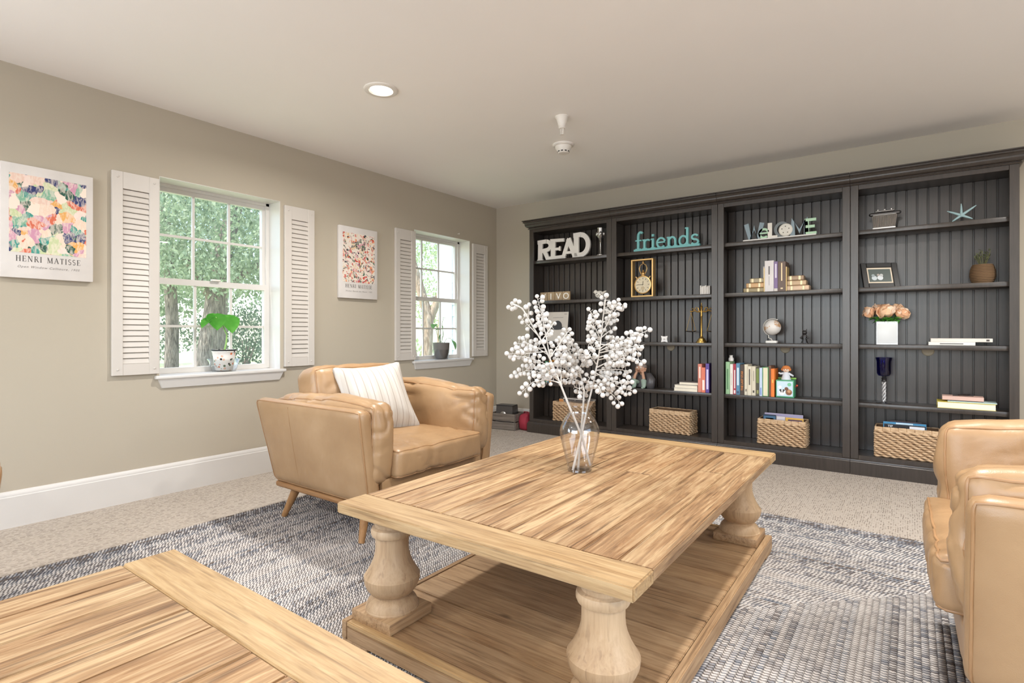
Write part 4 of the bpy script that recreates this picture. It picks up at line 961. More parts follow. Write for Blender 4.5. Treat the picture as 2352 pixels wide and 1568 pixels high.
# clock
t = thing('mantel_clock', 'gilt frame clock with hanging pocket watch', 'clock', (1.740, 4.690, SH[4]), R(-2))
fw, fh = .215, .345
for (a, b, c, d) in ((0, .014, 0, fh), (fw - .014, fw, 0, fh)): MB().bbox(a, b, 0, .06, c, d, .002, 1).build('frame_post', 'gold_frame', t)
for (c, d) in ((0, .014), (fh - .014, fh)): MB().bbox(.014, fw - .014, 0, .06, c, d, .002, 1).build('frame_bar', 'gold_frame', t)
ry = Matrix.Translation((fw / 2, .03, .112)) @ Matrix.Rotation(R(90), 4, 'X')
MB().lathe([(.001, -.012), (.070, -.012), (.083, -.006), (.085, .004), (.081, .012), (.075, .013), (.073, .009)], 40, ry, caps=False).build('watch_case', 'gold_frame', t)
dial = MB().lathe([(.074, .0085), (.001, .0086)], 36, ry, caps=False).build('dial', flat((214, 200, 172), .5), t)
for i in range(12):
    a = R(30 * i); l_ = .014
    MB().box(-.0016, .0016, -.0110 , -.0098, .050, .050 + l_, Matrix.Translation((fw / 2, .03, .112)) @ Matrix.Rotation(a, 4, 'Y')).build('hour_mark', 'ink', dial, None)
for a, l_ in ((-88, .052), (8, .034)): MB().box(-.0018, .0018, -.0122, -.0112, -.006, l_, Matrix.Translation((fw / 2, .03, .112)) @ Matrix.Rotation(R(a), 4, 'Y')).build('hand', 'ink', dial, None)
MB().lathe([(.017, -.0005), (.0165, .0004)], 20, Matrix.Translation((fw / 2, .0195, .080)) @ Matrix.Rotation(R(90), 4, 'X')).build('seconds_dial', flat((190, 172, 140), .5), dial)
MB().lathe([(.018, .190), (.020, .200), (.013, .208), (.013, .216), (.019, .222), (.012, .230), (.006, .238), (.008, .244), (.002, .250)], 16, Matrix.Translation((fw / 2, .03, 0))).build('crown', 'gold_frame', t)
MB().tube([(fw / 2 + p[0], .03, p[1]) for p in [(-.016, .208), (-.030, .232), (-.037, .262), (-.028, .290), (0, .308), (.028, .290), (.037, .262), (.030, .232), (.016, .208)]], .0042, 8).sphere((fw / 2, .03, .3175), .010, 10, 8).lathe([(.003, .3175), (.003, .333)], 8, Matrix.Translation((fw / 2, .03, 0))).build('hanging_bow', 'gold_frame', t)
for s in (-1, 1): MB().tube([(fw / 2 + s * .058, .03, .172), (fw / 2 + s * .072, .03, .188)], .006, 8).build('pusher', 'gold_frame', t)
t = thing('ceramic_block', 'small crinkled white ceramic votive at a shelf end', 'votive', (2.366, 4.70, SH[4]), R(4))
mb = MB()
for i in range(8): mb.bbox(.0105 * i, .0105 * i + .0100, .0 + .003 * (i % 2), .07, 0, .078 - .004 * ((i * 3) % 4), .003, 2)
mb.build('pleated_body', flat((224, 218, 212), .5), t)
MB().box(.004, .080, .004, .066, .070, .0725).build('top_plate', flat((214, 208, 200), .5), t, None)
# scales of justice
t = thing('balance_scale', 'brass scales of justice with hanging pans', 'scale', (2.362, 4.76, SH[3]), R(0))
MB().lathe([(.046, 0), (.046, .008), (.038, .012), (.036, .020), (.030, .024), (.028, .034), (.016, .042), (.010, .056), (.008, .07), (.0075, .22), (.011, .228), (.008, .236), (.008, .30), (.012, .308), (.006, .318), (.003, .345)], 20).build('pillar', 'brass', t)
bm_ = MB(); bm_.tube([(-.095, 0, .268), (-.06, 0, .276), (-.03, 0, .266), (0, 0, .270), (.03, 0, .266), (.06, 0, .276), (.095, 0, .268)], .005, 8)
for s in (-1, 1):
    bm_.tube([(s * .016, 0, .262), (s * .030, 0, .300), (s * .050, 0, .304), (s * .056, 0, .288), (s * .044, 0, .282)], .0042, 8); bm_.tube([(s * .056, 0, .272), (s * .072, 0, .296), (s * .088, 0, .292)], .0036, 8); bm_.sphere((s * .092, 0, .272), .008, 8, 6)
bm_.build('beam', 'brass', t)
for s in (-1, 1):
    for (dx, dy) in ((-.043, 0), (.043, 0), (0, .04)): MB().tube([(s * .090, 0, .262), (s * .090 + dx, dy, .100)], .0016, 5).build('chain', 'brass', t)
    MB().lathe([(.001, .090), (.034, .092), (.046, .100), (.047, .102), (.034, .096), (.001, .094)], 22, Matrix.Translation((s * .090, 0, 0)), caps=False).build('pan', 'silver', t)
t = thing('star_ornament', 'tiny white four-pointed ornament on a shelf', 'ornament', (2.055, 4.70, SH[3]), R(10))
pts = []
for i in range(8):
    a = R(45 * i + 45); r_ = .040 if i % 2 == 0 else .022; pts.append((r_ * math.cos(a), .029 + r_ * math.sin(a)))
MB().prism(pts, -.012, .012).build('star', flat((226, 222, 218), .5), t)
MB().sphere((0, -.013, .029), .008, 8, 6).build('boss', flat((206, 202, 198), .5), t)
# statue
t = thing('boy_figurine', 'seated figurine with chin resting on both hands', 'figurine', (1.825, 4.755, SH[2]), R(-6)); t.scale = (1.2, 1.0, .95)
cloak = flat((74, 71, 72), .35, .1); skin = flat((176, 134, 108), .55); leg_ = flat((134, 150, 136), .55)
body = MB(); prof = [(.060, 0), (.086, .01), (.080, .05), (.066, .09), (.048, .125), (.030, .145), (.020, .150)]
body.lathe(prof, 20, Matrix.Diagonal((1.0, .62, 1, 1)) @ Matrix.Translation((0, .02, 0)))
for s in (-1, 1):
    body.tube([(s * .045, .01, .130), (s * .080, -.02, .085), (s * .078, -.030, .040), (s * .070, -.01, .0)], [.026, .036, .038, .030], 10)
body.build('cloak', cloak, t, 60)
for s in (-1, 1):
    MB().tube([(s * .030, -.030, .055), (s * .040, -.064, .075), (s * .040, -.060, .030), (s * .040, -.072, .006)], [.022, .022, .018, .014], 10).sphere((s * .040, -.082, .008), .014, 10, 6, (.8, 1.4, .7)).build('leg', leg_, t, 60)
    a = MB(); a.tube([(s * .040, -.062, .090), (s * .034, -.060, .125), (s * .026, -.050, .150)], [.013, .012, .010], 8)
    a.sphere((s * .025, -.048, .156), .013, 10, 8, (.8, .8, 1.2))
    for k in range(4): a.tube([(s * (.030 + .003 * k), -.050 + .004 * k, .160), (s * (.036 + .002 * k), -.044 + .006 * k, .178)], [.0042, .0032], 6)
    a.tube([(s * .018, -.054, .156), (s * .012, -.058, .166)], [.0045, .0035], 6)
    a.build('forearm_and_hand', skin, t, 60)
hd = MB(); hd.sphere((0, -.030, .190), .040, 18, 14, (1, .95, 1.1)).sphere((0, -.070, .184), .009, 10, 8).sphere((-.040, -.028, .188), .009, 8, 6).sphere((.040, -.028, .188), .009, 8, 6).tube([(0, -.02, .16), (0, 0, .13)], .018, 10)
head = hd.build('head', skin, t, 60)
MB().sphere((0, -.020, .204), .044, 18, 12, (1.02, 1, .82)).build('hair', flat((120, 104, 96), .6), head, 60)
for s in (-1, 1): MB().sphere((s * .015, -.065, .197), .0075, 8, 6).build('eye', flat((226, 220, 212), .4), head); MB().sphere((s * .015, -.0715, .197), .003, 6, 5).build('pupil', 'black', head)
MB().tube([(-.012, -.066, .171), (0, -.068, .168), (.012, -.066, .171)], .0022, 6).build('mouth', flat((120, 70, 62), .5), head)

# ------------------------------------------------------------------ ornaments, third bookcase
t = thing('desk_globe', 'white and tan desk globe on a white stand', 'globe', (2.922, 4.745, SH[3]))
MB().bbox(-.042, .042, -.032, .032, 0, .022, .008, 3).build('base', flat((226, 222, 216), .4), t)
g = NT('globe_map'); nz = g.noise(g.coord(), 16, 4, 0.55); g.bsdf(g.ramp(nz, [(.54, lin((218, 212, 206))), (.58, lin((186, 146, 108)))]), .4)
MB().sphere((.006, 0, .128), .062, 28, 18).build('sphere', g.m, t, 80)
MB().tube([(.006 + p[0], 0, .128 + p[1]) for p in arc(0, 0, .069, .069, 62, 245, 16)], .0032, 8).tube([(-.023, 0, .066), (-.024, 0, .045), (-.004, 0, .036), (.004, 0, .020)], .004, 8).sphere((.039, 0, .190), .006, 8, 6).build('meridian_arm', flat((204, 198, 190), .35, .3), t)
t = thing('cat_figurine', 'small black carved figurine right of the globe', 'figurine', (3.160, 4.72, SH[3]))
MB().lathe([(.022, 0), (.024, .01), (.016, .03), (.019, .05), (.013, .068), (.010, .074)], 14).sphere((0, -.004, .086), .017, 12, 10).tube([(-.012, 0, .098), (-.014, 0, .116)], [.006, .001], 6).tube([(.012, 0, .098), (.014, 0, .116)], [.006, .001], 6).tube([(-.014, -.01, .060), (-.026, -.014, .045), (-.012, -.02, .038)], .006, 8).tube([(.014, -.01, .060), (.026, -.014, .045), (.012, -.02, .038)], .006, 8).build('carved_body', flat((36, 32, 32), .3), t, 60)
MB().bbox(-.024, .024, -.02, .02, -.0001, .008, .002, 1).build('base', flat((46, 40, 38), .4), t)
t = thing('musical_box', 'green square toy box with crank and animal picture', 'toy', (2.966, 4.665, SH[2]), R(2))
gr = flat((74, 150, 110), .4)
MB().bbox(0, .128, 0, .125, 0, .138, .005, 2).build('box', gr, t)
MB().box(.008, .120, -.0012, -.0002, .012, .128).build('picture_panel', flat((196, 216, 226), .5), t, None)
pc = [((.045, .042), .022, (236, 234, 230)), ((.034, .058), .008, (40, 38, 40)), ((.056, .058), .008, (40, 38, 40)), ((.038, .046), .005, (40, 38, 40)), ((.052, .046), .005, (40, 38, 40)), ((.092, .044), .023, (132, 86, 54)), ((.076, .070), .014, (112, 72, 48)), ((.094, .052), .012, (190, 146, 104)), ((.030, .082), .012, (236, 238, 240)), ((.096, .104), .014, (120, 190, 150))]
for i, ((a, z), r_, cc) in enumerate(pc): MB().lathe([(r_, 0), (r_ * .98, .0003 + .0001 * i)], 16, Matrix.Translation((a, -.0013, z)) @ Matrix.Rotation(R(90), 4, 'X')).build('picture_shape', flat(cc, .5), t, None)
MB().tube([(.128, .06, .085), (.140, .06, .085), (.142, .045, .094)], .004, 8).sphere((.144, .04, .096), .008, 10, 8).build('crank', flat((206, 70, 50), .4), t)
MB().bbox(-.002, .130, .118, .127, .138, .150, .002, 1).build('lid_hinge', flat((150, 200, 90), .4), t)
t = thing('rag_doll', 'small doll with orange hair rising from the toy box', 'doll', (3.030, 4.725, SH[2] + .1385))
MB().lathe([(.036, 0), (.030, .02), (.022, .045), (.016, .058)], 16).tube([(-.018, 0, .048), (-.040, -.006, .044), (-.052, -.012, .052)], [.009, .008, .007], 8).tube([(.018, 0, .048), (.040, -.006, .036), (.052, -.012, .030)], [.009, .008, .007], 8).build('dress', flat((206, 208, 214), .7), t, 60)
h_ = MB().sphere((0, 0, .078), .024, 16, 12, (1.05, .95, 1)).build('head', flat((232, 202, 178), .6), t, 60)
MB().sphere((0, .004, .090), .028, 16, 10, (1.12, 1, .72)).sphere((-.026, 0, .078), .011, 10, 8).sphere((.026, 0, .078), .011, 10, 8).build('hair', flat((196, 118, 62), .8), h_, 60)
for s in (-1, 1): MB().sphere((s * .008, -.022, .080), .0028, 6, 5).build('eye', 'black', h_)
MB().tube([(-.005, -.0225, .069), (0, -.023, .067), (.005, -.0225, .069)], .0012, 5).build('mouth', flat((190, 80, 70), .5), h_)

# ------------------------------------------------------------------ ornaments, fourth bookcase
t = thing('toy_typewriter', 'silver miniature typewriter ornament on the top shelf', 'ornament', (3.592, 4.70, SH[5]), R(-3)); t.scale = (.9, .9, 1.0)
MB().prism([(.008, 0), (.158, 0), (.158, .012), (.008, .012)], 0, .11).build('base', 'silver', t, None)
body = MB(); body.add([(.012, .005, .012), (.154, .005, .012), (.154, .10, .012), (.012, .10, .012), (.0, .045, .105), (.166, .045, .105), (.166, .10, .105), (.0, .10, .105)], [(0, 3, 2, 1), (4, 5, 6, 7), (0, 1, 5, 4), (1, 2, 6, 5), (2, 3, 7, 6), (3, 0, 4, 7)])
body.build('body', 'silver', t, None)
for i in range(13):
    a = .018 + i * .0105; MB().tube([(a, .003, .018), (.083 + (a - .083) * 1.12, .040, .098)], .0032, 6).build('type_bar', flat((206, 202, 198), .25, .9), t)
MB().tube([(-.012, .07, .120), (.178, .07, .120)], .013, 14).build('roller', flat((90, 86, 84), .35, .6), t)
MB().bbox(.004, .162, .045, .10, .106, .114, .003, 1).bbox(.02, .146, .05, .09, .133, .141, .003, 1).build('carriage', 'silver', t)
for s in (-.014, .180): MB().sphere((s, .07, .120), .011, 10, 8).build('knob', 'black', t)
for i in range(3): MB().bbox(.03 + .045 * i, .045 + .045 * i, .055, .085, .141, .153, .003, 1).build('carriage_clip', 'silver', t)
t = thing('starfish_ornament', 'pale blue starfish ornament leaning on the top shelf', 'ornament', (4.095, 4.74, SH[5])); t.scale = (.8, .8, .95)
sf = flat((148, 174, 176), .6)
for i, (dx, dz, ln) in enumerate(((0, 1, .085), (.93, .60, .105), (-.93, .42, .100), (.80, -.36, .09), (-.72, -.46, .085))):
    c0 = Vector((0, .0, .052)); e = c0 + Vector((dx * ln, -.01 if dz < 0 else .015, dz * ln)); e.z = max(e.z, .0055)
    MB().tube([c0 - (e - c0) * .1, c0 + (e - c0) * .35, c0 + (e - c0) * .7, e], [.011, .009, .007, .003], 8).build('arm', sf, t, 60)
MB().sphere((0, 0, .052), .014, 10, 8).build('centre', sf, t)
t = thing('photo_frame', 'black framed picture of two pets with cream mat', 'picture frame', (3.548, 4.682, SH[4]), R(2)); t.rotation_euler = (R(-19), 0, R(24))
fw, fh = .235, .196
for (a, b, c, d) in ((0, .036, 0, fh), (fw - .036, fw, 0, fh), (.036, fw - .036, 0, .036), (.036, fw - .036, fh - .036, fh)): MB().bbox(a, b, 0, .016, c, d, .003, 1).build('frame_bar', flat((30, 28, 27), .4), t)
MB().box(.034, fw - .034, .009, .012, .034, fh - .034).build('mat', flat((222, 206, 184), .7), t, None)
ph = MB().box(.046, fw - .046, .0078, .0088, .048, fh - .048).build('photograph', flat((74, 84, 78), .4), t, None)
for (a, z, r_, cc) in ((.080, .078, .018, (196, 204, 206)), (.074, .098, .011, (150, 160, 160)), (.118, .080, .019, (214, 218, 220)), (.128, .100, .011, (190, 190, 186)), (.108, .102, .009, (170, 160, 150))):
    MB().lathe([(r_, 0), (r_ * .97, .0004)], 14, Matrix.Translation((a, .0077, z)) @ Matrix.Rotation(R(90), 4, 'X')).build('pet_shape', flat(cc, .5), ph, None)
t = thing('rope_planter', 'round woven rope planter with a small leafy plant', 'planter', (4.205, 4.755, SH[4]))
rp = flat((104, 78, 52), .85)
prof = [(.048, 0), (.058, .022), (.064, .05), (.062, .085), (.054, .112), (.046, .126)]
MB().lathe(prof, 24).build('pot', flat((84, 64, 44), .9), t)
for i in range(12):
    z = .006 + i * .0104; r_ = next(prof[k][0] + (prof[k + 1][0] - prof[k][0]) * (z - prof[k][1]) / (prof[k + 1][1] - prof[k][1]) for k in range(5) if prof[k][1] <= z <= prof[k + 1][1] + 1e-6)
    MB().tube([((r_ + .001) * math.cos(a * math.pi / 14), (r_ + .001) * math.sin(a * math.pi / 14), z + .0012 * (a % 2)) for a in range(28)], .0052, 6, closed=True).build('rope_coil', rp, t, 60)
pp = thing('potted_plant', 'small dark leafy sprigs growing from the rope planter', 'plant', (4.205, 4.755, SH[4] + .118))
for i in range(11):
    a = R(97 * i + 12); r_ = .035 + .008 * (i % 2); top = Vector((r_ * math.cos(a), r_ * .7 * math.sin(a), .060 + .018 * ((i * 2) % 3)))
    s = MB().tube([(0.3 * top.x, .3 * top.y, 0), (.6 * top.x, .6 * top.y, .03), top], .0018, 5).build('stem', flat((96, 96, 60), .8), pp)
    for k in range(4):
        b = top * (.55 + .15 * k); an = a + 1.6 * k
        lf = MB().add([(0, 0, 0), (.010, .005, .004), (.024, 0, .008), (.010, -.005, .004)], [(0, 1, 2, 3)]).build('leaf', flat((92, 98, 66), .7), s, None, b); lf.rotation_euler = (0.3, -.3, an)
# flowers in a glass cube
t = thing('cube_vase', 'clear square glass vase holding peach peonies', 'vase', (3.622, 4.688, SH[3]))
g = MB(); w_ = .125
for (a, b, c, d) in ((0, w_, 0, .004), (0, w_, w_ - .004, w_), (0, .004, .004, w_ - .004), (w_ - .004, w_, .004, w_ - .004)): g.box(a, b, c, d, 0.001, .165)
g.build('glass_wall', 'vase', t, None); MB().box(.0, w_, 0, w_, .0, .010).build('glass_base', 'vase', t, None)
MB().bbox(.006, w_ - .006, .006, w_ - .006, .0105, .150, .004, 2).build('resin_filling', flat((118, 112, 104), .25), t)
pc = [flat((226, 184, 146), .7), flat((208, 156, 118), .7), flat((234, 204, 178), .7)]
for i, (dx, dy, dz, r_, lab) in enumerate(((-.112, -.005, .232, .050, 'peach peony at the shelf-side end of the bunch'), (-.005, -.025, .236, .066, 'largest peach peony in the middle of the bunch'), (.092, -.005, .222, .052, 'pinkish peony next to the flat books'), (.060, .040, .252, .046, 'pale peach peony at the back of the bunch'), (-.058, .040, .256, .046, 'peach peony bud at the top of the bunch'))):
    t = thing('peony', lab, 'flower', (3.685, 4.757, SH[3] + .158), 0, 'peonies in the cube vase')
    c0 = Vector((dx, dy, dz - .158))
    MB().tube([(dx * .25, dy * .25, -.002), (dx * .6, dy * .6, .03), c0], .003, 6).build('stem', flat((104, 140, 70), .7), t)
    MB().sphere(c0, r_ * .50, 12, 8).build('bloom_core', pc[1], t, 80)
    for k in range(18):
        a = R(137.5 * k + 30 * i); el = -.35 + 1.75 * (k / 17.0); d_ = Vector((math.cos(a) * math.cos(el), math.sin(a) * math.cos(el), math.sin(el) * .85)).normalized()
        pm = MB().sphere((0, 0, 0), r_ * (.66 - .2 * k / 17), 12, 8, (1, 1, .16)); q = d_.to_track_quat('Z', 'X').to_matrix().to_4x4()
        tilt = Matrix.Rotation(random.uniform(-.5, .5), 4, 'X') @ Matrix.Rotation(random.uniform(-.5, .5), 4, 'Y')
        pm.v = [tuple((Matrix.Translation(c0 + d_ * r_ * (.58 + .1 * (k % 2))) @ q @ tilt) @ Vector((v[0] + .004 * math.sin(v[1] * 160), v[1], v[2] - .5 * (v[0] ** 2 + v[1] ** 2) / r_ + .003 * math.sin(v[0] * 140 + k)))) for v in pm.v]
        pm.build('petal', pc[(k * 2 + i) % 3], t, 80)
    for k in range(5):
        a = R(72 * k + 40 * i); ln = .068
        base = Vector((dx * .55, dy * .55, .022)); tip = base + Vector((math.cos(a) * ln, math.sin(a) * ln * .6 - .012, -.030 + .012 * k)); sd_ = Vector((-math.sin(a), math.cos(a), 0)) * .021; md = (base + tip) / 2 + Vector((0, 0, .012))
        MB().add([base, md + sd_, tip, md - sd_, md], [(0, 1, 4), (1, 2, 4), (2, 3, 4), (3, 0, 4)]).build('leaf', flat((86, 156, 58), .5), t)
# blue goblet
t = thing('blue_goblet', 'cobalt blue glass goblet with twisted clear stem', 'goblet', (3.665, 4.735, SH[2]))
MB().lathe([(.046, 0), (.046, .003), (.020, .008), (.009, .014)], 26).build('foot', 'vase', t)
tw = MB()
for k in range(3): tw.tube([(.0085 * math.cos(z * .55 + 2.094 * k), .0085 * math.sin(z * .55 + 2.094 * k), .012 + z * .0075) for z in range(20)], .0065, 6)
tw.build('twisted_stem', flat((186, 184, 184), .12, .35), t, 60)
MB().lathe([(.010, .152), (.016, .158), (.012, .168), (.017, .176), (.010, .184), (.012, .192)], 18).build('collar', 'black', t)
MB().lathe([(.012, .192), (.034, .198), (.043, .215), (.044, .27), (.045, .30), (.052, .328), (.0495, .328), (.042, .30), (.040, .22), (.030, .204), (.001, .2)], 28, caps=False).build('bowl', 'cobalt', t)

# ------------------------------------------------------------------ vase with berry branches
VX, VY, VZ = 2.741, 1.932, .4675
t = thing('glass_vase', 'clear glass baluster vase standing on the coffee table', 'vase', (VX, VY, VZ))
OUT = [(.046, .0), (.049, .004), (.050, .02), (.060, .06), (.072, .105), (.0795, .145), (.080, .160), (.076, .180), (.062, .208), (.049, .226), (.0445, .240), (.0455, .255), (.054, .272), (.066, .284)]
INN = [(r_ - .0026, z) for (r_, z) in OUT[::-1] if z > .01] + [(.040, .010), (.001, .008)]
MB().lathe(OUT + [(.0653, .2852)] + INN, 48, caps=False).build('vase_body', 'vase', t, 60)
MB().lathe([(.046, .0), (.044, .0075), (.001, .0078)], 32).build('glass_foot', 'vase', t, 60)
# branch plan: crop-like plan coordinates a (across, metres right of the vase axis) and z above the table; depth by twig
ax_r = Vector((math.cos(.6324), math.sin(.6324), 0)); ax_d = Vector((-math.sin(.6324), math.cos(.6324), 0))
def bp(a, z, d=0.0): return Vector((0, 0, z)) + ax_r * a + ax_d * d
S_ = 1 / (3.3366 * 569.0)
def cp(cx_, cy_, d=0.0): return bp((cx_ - 676) * S_, (1462 - cy_) * S_, d)
berry_me = MB().sphere((0, 0, 0), .0094, 12, 8).mesh('berry', 'berry', 80)
BR = [('spray of white berries leaning toward the armchair side', [(765, 1435, .02), (690, 1190, .0), (585, 950, -.03), (520, 790, -.045), (440, 600, -.05), (380, 470, -.05), (320, 370, -.05), (235, 225, -.05), (165, 195, -.05)],
       [((3.9, (345, 150), -.08), (5, (480, 330), .02)), ((5.4, (225, 300), -.03), (6.5, (285, 210), -.07)), ((4.4, (130, 560), -.09), (4.2, (195, 495), .0)), ((3.6, (165, 585), -.10), (3.2, (165, 740), -.02)), ((3.05, (225, 852), -.08), (3.1, (300, 690), .06)), ((4.0, (600, 390), .03), (3.4, (540, 530), -.09)), ((3.2, (390, 660), -.11), (5.2, (395, 240), .03)), ((4.6, (265, 490), .05), (3.0, (350, 760), -.1)), ((2.9, (540, 640), .04), (6.9, (140, 215), .0))]),
      ('spray of white berries leaning toward the tall bookcases', [(620, 1450, -.02), (690, 1190, .0), (740, 990, .02), (790, 800, .03), (830, 600, .03), (852, 430, .03), (868, 260, .03), (880, 150, .03)],
       [((4.3, (1205, 390), .0), (4.0, (1165, 540), .07)), ((3.9, (1140, 625), -.04), (3.5, (1090, 715), .09)), ((3.1, (1075, 850), -.03), (2.8, (1010, 960), .05)), ((3.4, (1035, 770), -.08), (5.0, (1030, 200), .03)), ((5.2, (755, 235), .02), (4.8, (745, 310), -.05)), ((6.0, (960, 165), -.02), (5.6, (985, 310), .08)), ((4.7, (760, 385), .05), (4.4, (735, 470), -.05)), ((4.6, (1160, 440), .07), (4.2, (1130, 500), -.07)), ((3.6, (1010, 600), -.09), (3.3, (960, 660), .09)), ((5.8, (870, 135), -.03), (4.9, (960, 380), .06)), ((3.7, (720, 570), -.06), (3.0, (940, 850), .06)), ((4.4, (1000, 480), .08), (2.9, (830, 870), -.06))]),
      ('spray of white berries in the middle of the vase', [(670, 1450, .02), (690, 1190, .01), (715, 930, .03), (718, 850, .04), (700, 760, .05), (670, 660, .06), (620, 570, .07), (570, 500, .07)],
       [((4.3, (540, 480), .03), (5.5, (640, 480), .10)), ((5.2, (720, 560), .0), (4.4, (480, 560), .10)), ((4.0, (530, 740), .04), (3.5, (540, 800), .0)), ((3.6, (770, 720), .0), (3.2, (640, 800), .10)), ((2.8, (660, 870), -.02), (4.6, (760, 650), .12)), ((5.0, (580, 640), -.02), (5.8, (630, 620), .12)), ((3.9, (620, 700), -.04), (3.0, (770, 860), .10)), ((6.4, (570, 470), .04), (4.8, (500, 660), .06))])]
def lerp_path(P_, s):
    i = max(0, min(len(P_) - 2, int(s))); return P_[i].lerp(P_[i + 1], s - i)
for lab, main, pairs in BR:
    t = thing('berry_branch', lab, 'branch', (VX, VY, VZ), 0, 'berry branches in the glass vase')
    P_ = [cp(*q) for q in main]; n = len(P_)
    MB().tube(P_, [.0050 - .0028 * i / (n - 1) for i in range(n)], 8).build('stem', 'twig', t, 60)
    nb = 0; spots = []
    def put(p):
        for q in spots:
            if (q - p).length < .0155: return
        spots.append(p.copy()); o = obj('berry', berry_me, t, p); k_ = random.uniform(.85, 1.12); o.scale = (k_, k_, k_)
    for pr in pairs:
        for (s0, (ex, ey), dep) in pr:
            a = lerp_path(P_, s0); e = cp(ex, ey, dep); L_ = (e - a).length; side = (e - a).cross(ax_d).normalized()
            bow = Vector((0, 0, random.uniform(-.02, .03)))
            pts = [a, a.lerp(e, .35) + bow * .8, a.lerp(e, .7) + bow, e]
            tw = MB().tube(pts, [.0026, .0021, .0017, .0012], 6)
            m = max(5, int(L_ / .0112))
            for k in range(m):
                s = .22 + .78 * (k + 1) / m; q = lerp_path(pts, min(2.999, s * 3)); sgn = 1 if k % 2 else -1
                off = side * sgn * random.uniform(.010, .020) + ax_d * random.uniform(-.016, .016) + Vector((0, 0, random.uniform(-.006, .010)))
                if k == m - 1: off = (e - a).normalized() * .006
                tw.tube([q, q + off * .9], [.0011, .0009], 5, cap=False); put(q + off)
            tw.build('twig', 'twig', t, 60)

# ------------------------------------------------------------------ plants on the window sills
ZS = ZB + .018
tp = NT('talavera_glaze'); v = tp.mapping(tp.coord(), (1, 1, 1)); vo = tp.node('TexVoronoi'); vo.inputs['Scale'].default_value = 52; tp.link(v, vo.inputs['Vector'])
se = tp.node('SeparateColor'); tp.link(vo.outputs['Color'], se.inputs[0])
cc = tp.ramp(se.outputs[0], [(0, lin((238, 230, 224))), (.42, lin((34, 30, 32))), (.58, lin((240, 234, 228))), (.70, lin((222, 120, 70))), (.80, lin((232, 186, 160))), (.90, lin((70, 96, 60)))], 'CONSTANT')
rim = tp.ramp(vo.outputs[0], [(.35, (0, 0, 0, 1)), (.5, (1, 1, 1, 1))]); cc = tp.mix(rim, cc, lin((240, 234, 228))); tp.bsdf(cc, .25)
t = thing('painted_pot', 'white painted pot with black and orange motifs on sill', 'flower pot', (-.070, 1.885, ZS + .0065))
MB().lathe([(.050, 0), (.056, .004), (.070, .10), (.075, .128), (.079, .131), (.079, .146), (.073, .146), (.070, .13), (.001, .125)], 36).build('pot_body', tp.m, t, 50)
MB().lathe([(.0795, .136), (.0805, .140), (.0795, .1465), (.073, .1467)], 36, caps=False).build('black_rim', 'black', t)
MB().lathe([(.070, .131), (.001, .134)], 24, caps=False).build('soil', 'soil', t)
t = thing('plastic_tray', 'clear plastic saucer under the painted pot', 'saucer', (-.070, 1.885, ZS))
MB().lathe([(.070, .001), (.076, .002), (.082, .02), (.096, .07), (.108, .086), (.106, .086), (.094, .068), (.080, .02), (.074, .004), (.001, .004)], 36, caps=False).build('tray', 'plastic', t)
def heart_leaf(name, parent, base, tip, width, mat, droop=.02, n=8):
    """broad leaf blade between base and tip"""
    base, tip = Vector(base), Vector(tip); d = tip - base; sd_ = d.cross(Vector((0, 0, 1))); sd_ = sd_.normalized() if sd_.length > 1e-5 else Vector((0, 1, 0)); up = sd_.cross(d).normalized()
    vs_ = []; fs = []
    for i in range(n + 1):
        s = i / n; wv = width * (math.sin(math.pi * min(1, s * .97 + .03)) ** .7) * (1.15 - .45 * s); c0 = base + d * s - Vector((0, 0, droop * s * s * 2))
        for k in (-1, -.5, 0, .5, 1): vs_.append(c0 + sd_ * wv * k + up * (abs(k) * wv * .35))
    for i in range(n):
        for k in range(4): fs.append((i * 5 + k, i * 5 + k + 1, i * 5 + k + 6, i * 5 + k + 5))
    return MB().add(vs_, fs).build(name, mat, parent, 80)
t = thing('leafy_houseplant', 'single-stem plant with one broad green leaf on sill', 'plant', (-.070, 1.885, ZS + .135))
MB().tube([(0, 0, 0), (.008, .010, .06), (.010, .014, .12), (.0, -.012, .19), (-.006, -.055, .245)], [.0075, .006, .005, .004, .003], 8).build('stem', flat((150, 190, 110), .6), t, 60)
heart_leaf('leaf', t, (-.045, .035, .262), (.055, .030, .150), .072, 'leaf_pot', .01); heart_leaf('leaf', t, (-.035, -.045, .268), (.060, -.075, .170), .066, 'leaf_pot', .01); heart_leaf('leaf', t, (-.006, -.075, .240), (.035, -.165, .185), .044, 'leaf_pot', .01)
t = thing('ceramic_pot', 'charcoal grey plant pot on the second window sill', 'flower pot', (-.062, 4.068, ZS + .004))
MB().lathe([(.052, 0), (.060, .004), (.076, .06), (.083, .105), (.086, .165), (.081, .165), (.078, .15), (.001, .147)], 32).build('pot_body', 'grey_pot', t, 50)
MB().lathe([(.079, .152), (.001, .154)], 24, caps=False).build('soil', 'soil', t)
t = thing('plastic_liner', 'clear plastic bowl around the grey pot base', 'saucer', (-.062, 4.068, ZS))
MB().lathe([(.060, .001), (.068, .003), (.084, .06), (.0915, .098), (.0895, .098), (.082, .06), (.066, .005), (.001, .004)], 32, caps=False).build('bowl', 'plastic', t)
t = thing('leafy_houseplant', 'trailing plant with pale green leaves in grey pot', 'plant', (-.062, 4.068, ZS + .155))
